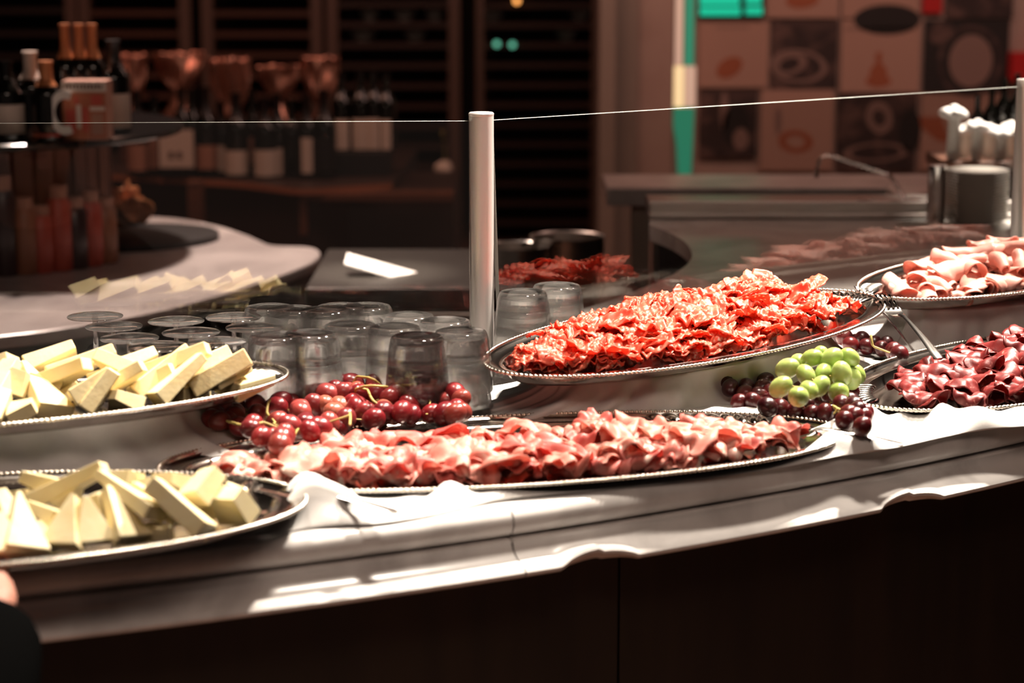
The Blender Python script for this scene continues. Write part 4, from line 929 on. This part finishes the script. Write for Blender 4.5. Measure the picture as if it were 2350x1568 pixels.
for k in range(17):
    if pr is None:
        pr = MB().lathe([(0, 0), (.038, 0), (.04, .002), (.064, .0085), (.0655, .0105), (.063, .0102), (.04, .0045), (0, .004)], 40).build('plate', M['china'], smooth=40); o = pr
    else: o = pr.copy(); COL.objects.link(o)
    o.location = (p.x+RND.uniform(-.0008, .0008), p.y, .9007+k*.0062)
    w = 'topmost' if k == 16 else ('lowest' if k == 0 else ordinal(k) + ' from the bottom' if k < 13 else ['', 'second', 'third', 'fourth'][16-k]+' from the top')
    tag(o, f'small white plate in the stack beside the chrome canister, {w}', 'plate', 'stacked white plates')
p = at(2146, 514, .9); can = empty('canister', 'tall chrome canister left of the stacked white plates', 'canister', (p.x, p.y, .9007))
h = atY(2146, 378, p.y).z-.9
MB().lathe([(0, 0), (.018, 0), (.0185, .003), (.0185, h*.94), (0, h*.94)], 28).build('body', M['chrome'], can, local=True, smooth=40)
MB().lathe([(.0195, h*.93), (.0195, h*.985), (.017, h), (0, h)], 28).build('lid', M['chrome'], can, local=True, smooth=40)
p = at(2108, 528, .9)
tag(MB().lathe([(0, .0006), (.04, .0006), (.047, .01), (.046, .012), (.04, .004), (0, .003)], 36, (p.x, p.y, .9)).build('dish', M['china'], smooth=50), 'flat white dish in front of the chrome tap', 'dish')
a, c = atY(2308, 560, 4.62), atY(2420, 385, 4.62)
mb = empty('black_machine', 'black box shaped machine at the right edge beside the plates', 'machine', (a.x, 4.6, .9))
MB().box((a.x, 4.56, .9005), (c.x, 4.72, c.z)).build('housing', M['black_gloss'], mb, smooth=0, bevel=.008)
MB().box((a.x+.01, 4.557, .95), (a.x+.06, 4.5595, .99)).build('front_plate', M['steel'], mb, smooth=0)
# wooden box with white flowers, bottles behind
a, c = atY(2170, 398, 4.75), atY(2420, 372, 4.75)
wb = empty('wooden_stand', 'dark brown wooden stand holding the white flowers above the plates', 'stand', ((a.x+c.x)/2, 4.85, .9))
MB().box((a.x, 4.75, a.z), (c.x, 4.99, c.z)).build('box', M['bg_wood'], wb, smooth=0, bevel=.003)
for xx in (a.x+.006, c.x-.03): MB().box((xx, 4.76, .9005), (xx+.02, 4.98, a.z)).build('support', M['bg_dark'], wb, smooth=0)
def blossom(p, r, sd):
    b = MB()
    for k in range(9):
        an = 2*PI*k/9; d = Vector((math.cos(an), math.sin(an), .35+.25*(k % 2)))
        b.ell(p+d*r*.5, (r*.48, r*.48, r*.3), 8, 6, bump=lambda q: 1+.35*nz(q.x*90+sd, q.y*90, q.z*90))
    b.ell(p+Vector((0, 0, r*.35)), r*.45, 8, 6); return b
for i, (u, v, vb, r, w) in enumerate(((2190, 268, 372, .034, 'tallest, at the left end'), (2214, 306, 372, .026, 'second from the left'), (2243, 296, 372, .028, 'third from the left'), (2270, 304, 372, .026, 'in the middle'), (2296, 312, 372, .026, 'third from the right'), (2320, 300, 372, .028, 'second from the right'), (2345, 310, 372, .028, 'cut by the frame edge'))):
    Y = 4.79 if i % 2 == 0 else 4.85; p = atY(u, v, Y)
    r0 = empty('white_flower', f'white ruffled flower in a slim white vase, {w}', 'flower', (p.x, Y, c.z+.0003), 'white flowers on the wooden stand')
    blossom(p, r, i*3.1).build('blossom', M['petal'], r0, smooth=180)
    MB().lathe([(0, c.z+.0005), (.012, c.z+.0005), (.0155, c.z+.02), (.013, p.z-.01), (.016, p.z-.002), (.011, p.z-.004), (0, c.z+.01)], 18, (p.x, Y, 0)).build('vase', M['china'], r0, smooth=50)
for u, t, w in ((2250, 222, 'left'), (2283, 205, 'second'), (2312, 180, 'third'), (2342, 170, 'right')):
    p = atY(u, t, 4.93); bottle(f'dark bottle behind the white flowers, {w} one', (p.x, 4.955, c.z+.0005), p.z-c.z, .018, None, None, 'bottles behind the white flowers')
# ------------------------------------------------------------------ picture wall
def rect(nm_, u0, v0, u1, v1, Y, t, m_, parent=None):
    a, c = atY(u0, v1, Y), atY(u1, v0, Y); return MB().box((a.x, Y, a.z), (c.x, Y+t, c.z)).build(nm_, m_, parent, smooth=0)
def poster(label, r, m_):
    a, c = atY(r[0], r[3], 7.98), atY(r[2], r[1], 7.98)
    o = empty('wall_picture', label, 'picture', ((a.x+c.x)/2, 7.98, a.z), 'square pictures on the wall'); rect('print', *r, 7.98, .018, m_, o); return o
def blob(parent, u, v, ru, rv, m_, rot=0, nm_='printed_motif', e=0, hole=0):
    p = atY(u, v, 7.9785-e); s = 7.98/F; n = 32; b = MB()
    def pts(k): return [p+Vector((math.cos(rot)*ru*k*s*math.cos(2*PI*i/n)-math.sin(rot)*rv*k*s*math.sin(2*PI*i/n), 0, math.sin(rot)*ru*k*s*math.cos(2*PI*i/n)+math.cos(rot)*rv*k*s*math.sin(2*PI*i/n))) for i in range(n)]
    o = pts(1); back = [x+Vector((0, .001, 0)) for x in o]
    if hole:
        i_ = pts(hole); b.grid([i_, o], closed=True); b.grid([o, back], closed=True)
    else:
        b.add(o+back, [tuple(range(n))]+[(i, (i+1) % n, n+(i+1) % n, n+i) for i in range(n)])
    return b.build(nm_, m_, parent, smooth=0)
def title(parent, u0, u1, v, th=4, waves=12):
    for k in range(waves):
        x0 = u0+(u1-u0)*k/waves; q = rect('title_mark', x0+1, v-th*(.6+.4*((k*7) % 3)/2), x0+(u1-u0)/waves-2, v+th*.6, 7.9785, .001, M['post_plate'], parent)
P_ = poster('beige picture with an orange brown oval and faint title, left in the full row', (1603, 46, 1765, 201), M['post_beige']); title(P_, 1640, 1718, 63, 3, 9); blob(P_, 1674, 155, 32, 21, M['post_orange'], .55)
P_ = poster('dark picture of a ringed plate, second in the full row', (1769, 46, 1925, 205), M['post_dark']); blob(P_, 1832, 152, 66, 38, M['post_plate'], -.1, hole=.8); blob(P_, 1812, 148, 40, 24, M['post_plate'], .3, hole=.6)
P_ = poster('beige picture with an orange flask shape and wavy title, third in the full row', (1928, 46, 2114, 212), M['post_beige']); title(P_, 1940, 2104, 66, 5, 18)
blob(P_, 2016, 186, 29, 14, M['post_orange']); blob(P_, 2016, 168, 20, 22, M['post_orange'], e=.0004); rect('printed_motif', 2009, 120, 2024, 165, 7.978, .001, M['post_orange'], P_)
P_ = poster('black picture with a big pale round plate, fourth in the full row', (2118, 46, 2318, 212), M['post_black']); blob(P_, 2228, 140, 50, 60, M['post_plate']); blob(P_, 2226, 140, 74, 82, M['post_dark'], hole=.86, e=.0003); blob(P_, 2160, 75, 30, 26, M['post_dark'], .6)
P_ = poster('dark picture of bottles and jars, left in the lower row below the glass edge', (1603, 206, 1739, 362), M['post_dark']); blob(P_, 1690, 290, 32, 50, M['post_black']); blob(P_, 1662, 255, 10, 44, M['post_plate']); blob(P_, 1700, 320, 18, 26, M['post_plate'], e=.0004)
P_ = poster('beige picture with an orange ring dish and pale spoon, second in the lower row', (1743, 206, 1914, 392), M['post_beige']); blob(P_, 1826, 325, 40, 26, M['post_orange'], -.1, hole=.55); blob(P_, 1786, 278, 8, 32, M['post_plate'])
P_ = poster('dark picture of a fish and a round plate, third in the lower row', (1918, 216, 2106, 392), M['post_dark']); blob(P_, 2010, 350, 76, 22, M['post_plate'], .05, hole=.75); blob(P_, 2018, 270, 30, 38, M['post_plate'], .3, hole=.5); blob(P_, 2088, 300, 26, 50, M['post_black'])
P_ = poster('beige picture with an orange wedge, fourth in the lower row behind the flowers', (2110, 216, 2300, 392), M['post_beige'])
q = [atY(u, v, 7.9785) for u, v in ((2084, 268), (2160, 268), (2182, 330), (2150, 322))]; b = MB(); b.add(q+[x+Vector((0, .001, 0)) for x in q], [(3, 2, 1, 0), (0, 1, 5, 4), (1, 2, 6, 5), (2, 3, 7, 6), (3, 0, 4, 7)]); b.build('printed_motif', M['post_orange'], P_, smooth=0)
P_ = poster('beige picture with an orange dish at the top edge of the frame', (1757, -120, 1928, 41), M['post_beige']); blob(P_, 1842, 0, 38, 18, M['post_orange'], .1)
P_ = poster('dark picture of a black bowl at the top edge of the frame', (1932, -120, 2114, 41), M['post_beige']); blob(P_, 2036, 45, 76, 34, M['post_black'])
P_ = poster('dark brown picture at the top right corner', (2170, -120, 2330, 41), M['post_dark'])
rs = empty('red_sign', 'red sign panel between the pictures at the top edge', 'sign', tuple(atY(2138, 32, 7.98))); rect('panel', 2117, -60, 2165, 30, 7.975, .02, M['red_sign'], rs)
tag(rect('red_box', 2322, 121, 2420, 186, 7.9, .09, M['red_sign']), 'bright red box on the wall at the right edge', 'box')
sc_ = empty('lit_screen', 'glowing teal screen with two dark lines at the top of the picture wall', 'screen', tuple(atY(1678, 38, 7.96)))
rect('housing', 1602, -140, 1756, 42, 7.965, .03, M['black'], sc_)
rect('screen_panel', 1606, -120, 1700, 13, 7.96, .004, M['teal'], sc_); rect('screen_panel', 1711, -120, 1750, 10, 7.96, .004, M['teal'], sc_); rect('screen_panel', 1606, 17, 1700, 36, 7.96, .004, M['teal'], sc_); rect('screen_panel', 1711, 16, 1750, 34, 7.96, .004, M['teal'], sc_)
ls = empty('light_column', 'tall narrow lit column of cream, yellow and teal panels left of the pictures', 'light', (atY(1572, 400, 7.5).x, 7.5, 0))
rect('frame', 1544, -200, 1600, 416, 7.51, .06, M['pillar'], ls)
rect('cream_panel', 1549, -200, 1571, 150, 7.5, .009, M['cream_light'], ls); rect('teal_panel', 1571, -200, 1597, 150, 7.5, .009, M['teal_dim'], ls)
rect('yellow_panel', 1546, 152, 1570, 246, 7.5, .009, M['yellow_light'], ls); rect('cream_panel', 1571, 152, 1597, 246, 7.5, .009, M['cream_light'], ls)
q = [atY(u, v, 7.5) for u, v in ((1546, 248), (1594, 248), (1586, 410), (1556, 410), (1552, 330), (1545, 290))]; b = MB(); nq = len(q); b.add(q+[x+Vector((0, .009, 0)) for x in q], [tuple(range(nq)), tuple(range(nq, 2*nq))[::-1]]+[(i, (i+1) % nq, nq+(i+1) % nq, nq+i) for i in range(nq)]); b.build('teal_panel', M['teal_dim'], ls, smooth=0)

# ------------------------------------------------------------------ lights, world, camera
def spot(loc, aim, energy, size, blend, radius, col):
    l = bpy.data.lights.new('ceiling_spot', 'SPOT'); l.energy = energy; l.spot_size = math.radians(size); l.spot_blend = blend; l.shadow_soft_size = radius; l.color = col
    o = bpy.data.objects.new('ceiling_spot', l); COL.objects.link(o); o.location = loc
    o.rotation_euler = (Vector(aim)-Vector(loc)).to_track_quat('-Z', 'Y').to_euler(); return o
def area(loc, aim, energy, sx, sy, col):
    l = bpy.data.lights.new('ceiling_panel', 'AREA'); l.shape = 'RECTANGLE'; l.size = sx; l.size_y = sy; l.energy = energy; l.color = col
    o = bpy.data.objects.new('ceiling_panel', l); COL.objects.link(o); o.location = loc
    o.rotation_euler = (Vector(aim)-Vector(loc)).to_track_quat('-Z', 'Y').to_euler(); return o
WARM = (1, .87, .74)
spot((.85, 3.36, 2.85), (.2, 2.65, .95), 800, 44, .6, .06, WARM)
spot((.45, 2.55, 2.85), (.2, 2.5, .95), 150, 50, .7, .12, WARM)
spot((1.7, 4.0, 2.85), (.8, 3.1, .95), 760, 34, .7, .05, WARM)
spot((-.45, 2.9, 2.85), (-.55, 2.25, .95), 330, 38, .7, .06, WARM)
area((.1, .7, 2.95), (.1, 2.4, .9), 24, 1.6, .8, (1, .74, .6))  # unseen soft fill, added over the customer side to lift shaded fronts
spot((-.9, 5.6, 2.9), (-.9, 4.7, .75), 430, 60, .8, .08, (1, .78, .68))
spot((-.28, 3.9, 2.9), (-.29, 4.6, .82), 900, 9, .6, .05, (1, .85, .72))  # narrow spot added only to brighten the steel tray, no known fixture
spot((1.5, 5.2, 2.9), (1.12, 4.72, 1.05), 1000, 16, .5, .05, (1, .88, .76))
area((-1.2, 6.7, 2.95), (-1.2, 7.4, .6), 56, 2.5, 2.0, (1, .5, .36))
area((1.6, 6.2, 2.95), (1.8, 7.6, .9), 42, 2.2, 1.2, (1, .6, .5))
w = bpy.data.worlds.new('world'); bpy.context.scene.world = w; w.use_nodes = True
w.node_tree.nodes['Background'].inputs[0].default_value = (1, .72, .6, 1); w.node_tree.nodes['Background'].inputs[1].default_value = .05
cd = bpy.data.cameras.new('camera'); cam = bpy.data.objects.new('camera', cd); COL.objects.link(cam)
cd.sensor_width = 36; cd.lens = F/2350*36; cd.clip_start = .05; cd.clip_end = 60
cam.location = (0, 0, EYE); cam.rotation_euler = (PI/2-PITCH, 0, 0)
cd.dof.use_dof = True; cd.dof.focus_distance = 2.85; cd.dof.aperture_fstop = 4.0
S = bpy.context.scene; S.camera = cam
S.view_settings.view_transform = 'Standard'; S.view_settings.look = 'None'; S.view_settings.exposure = 0; S.view_settings.gamma = 1
try: S.view_settings.use_curve_mapping = False
except Exception: pass
cy = S.cycles
cy.max_bounces = 14; cy.transmission_bounces = 14; cy.transparent_max_bounces = 24; cy.glossy_bounces = 5; cy.diffuse_bounces = 3
cy.caustics_reflective = False; cy.caustics_refractive = False; cy.use_denoising = True; cy.sample_clamp_indirect = 6
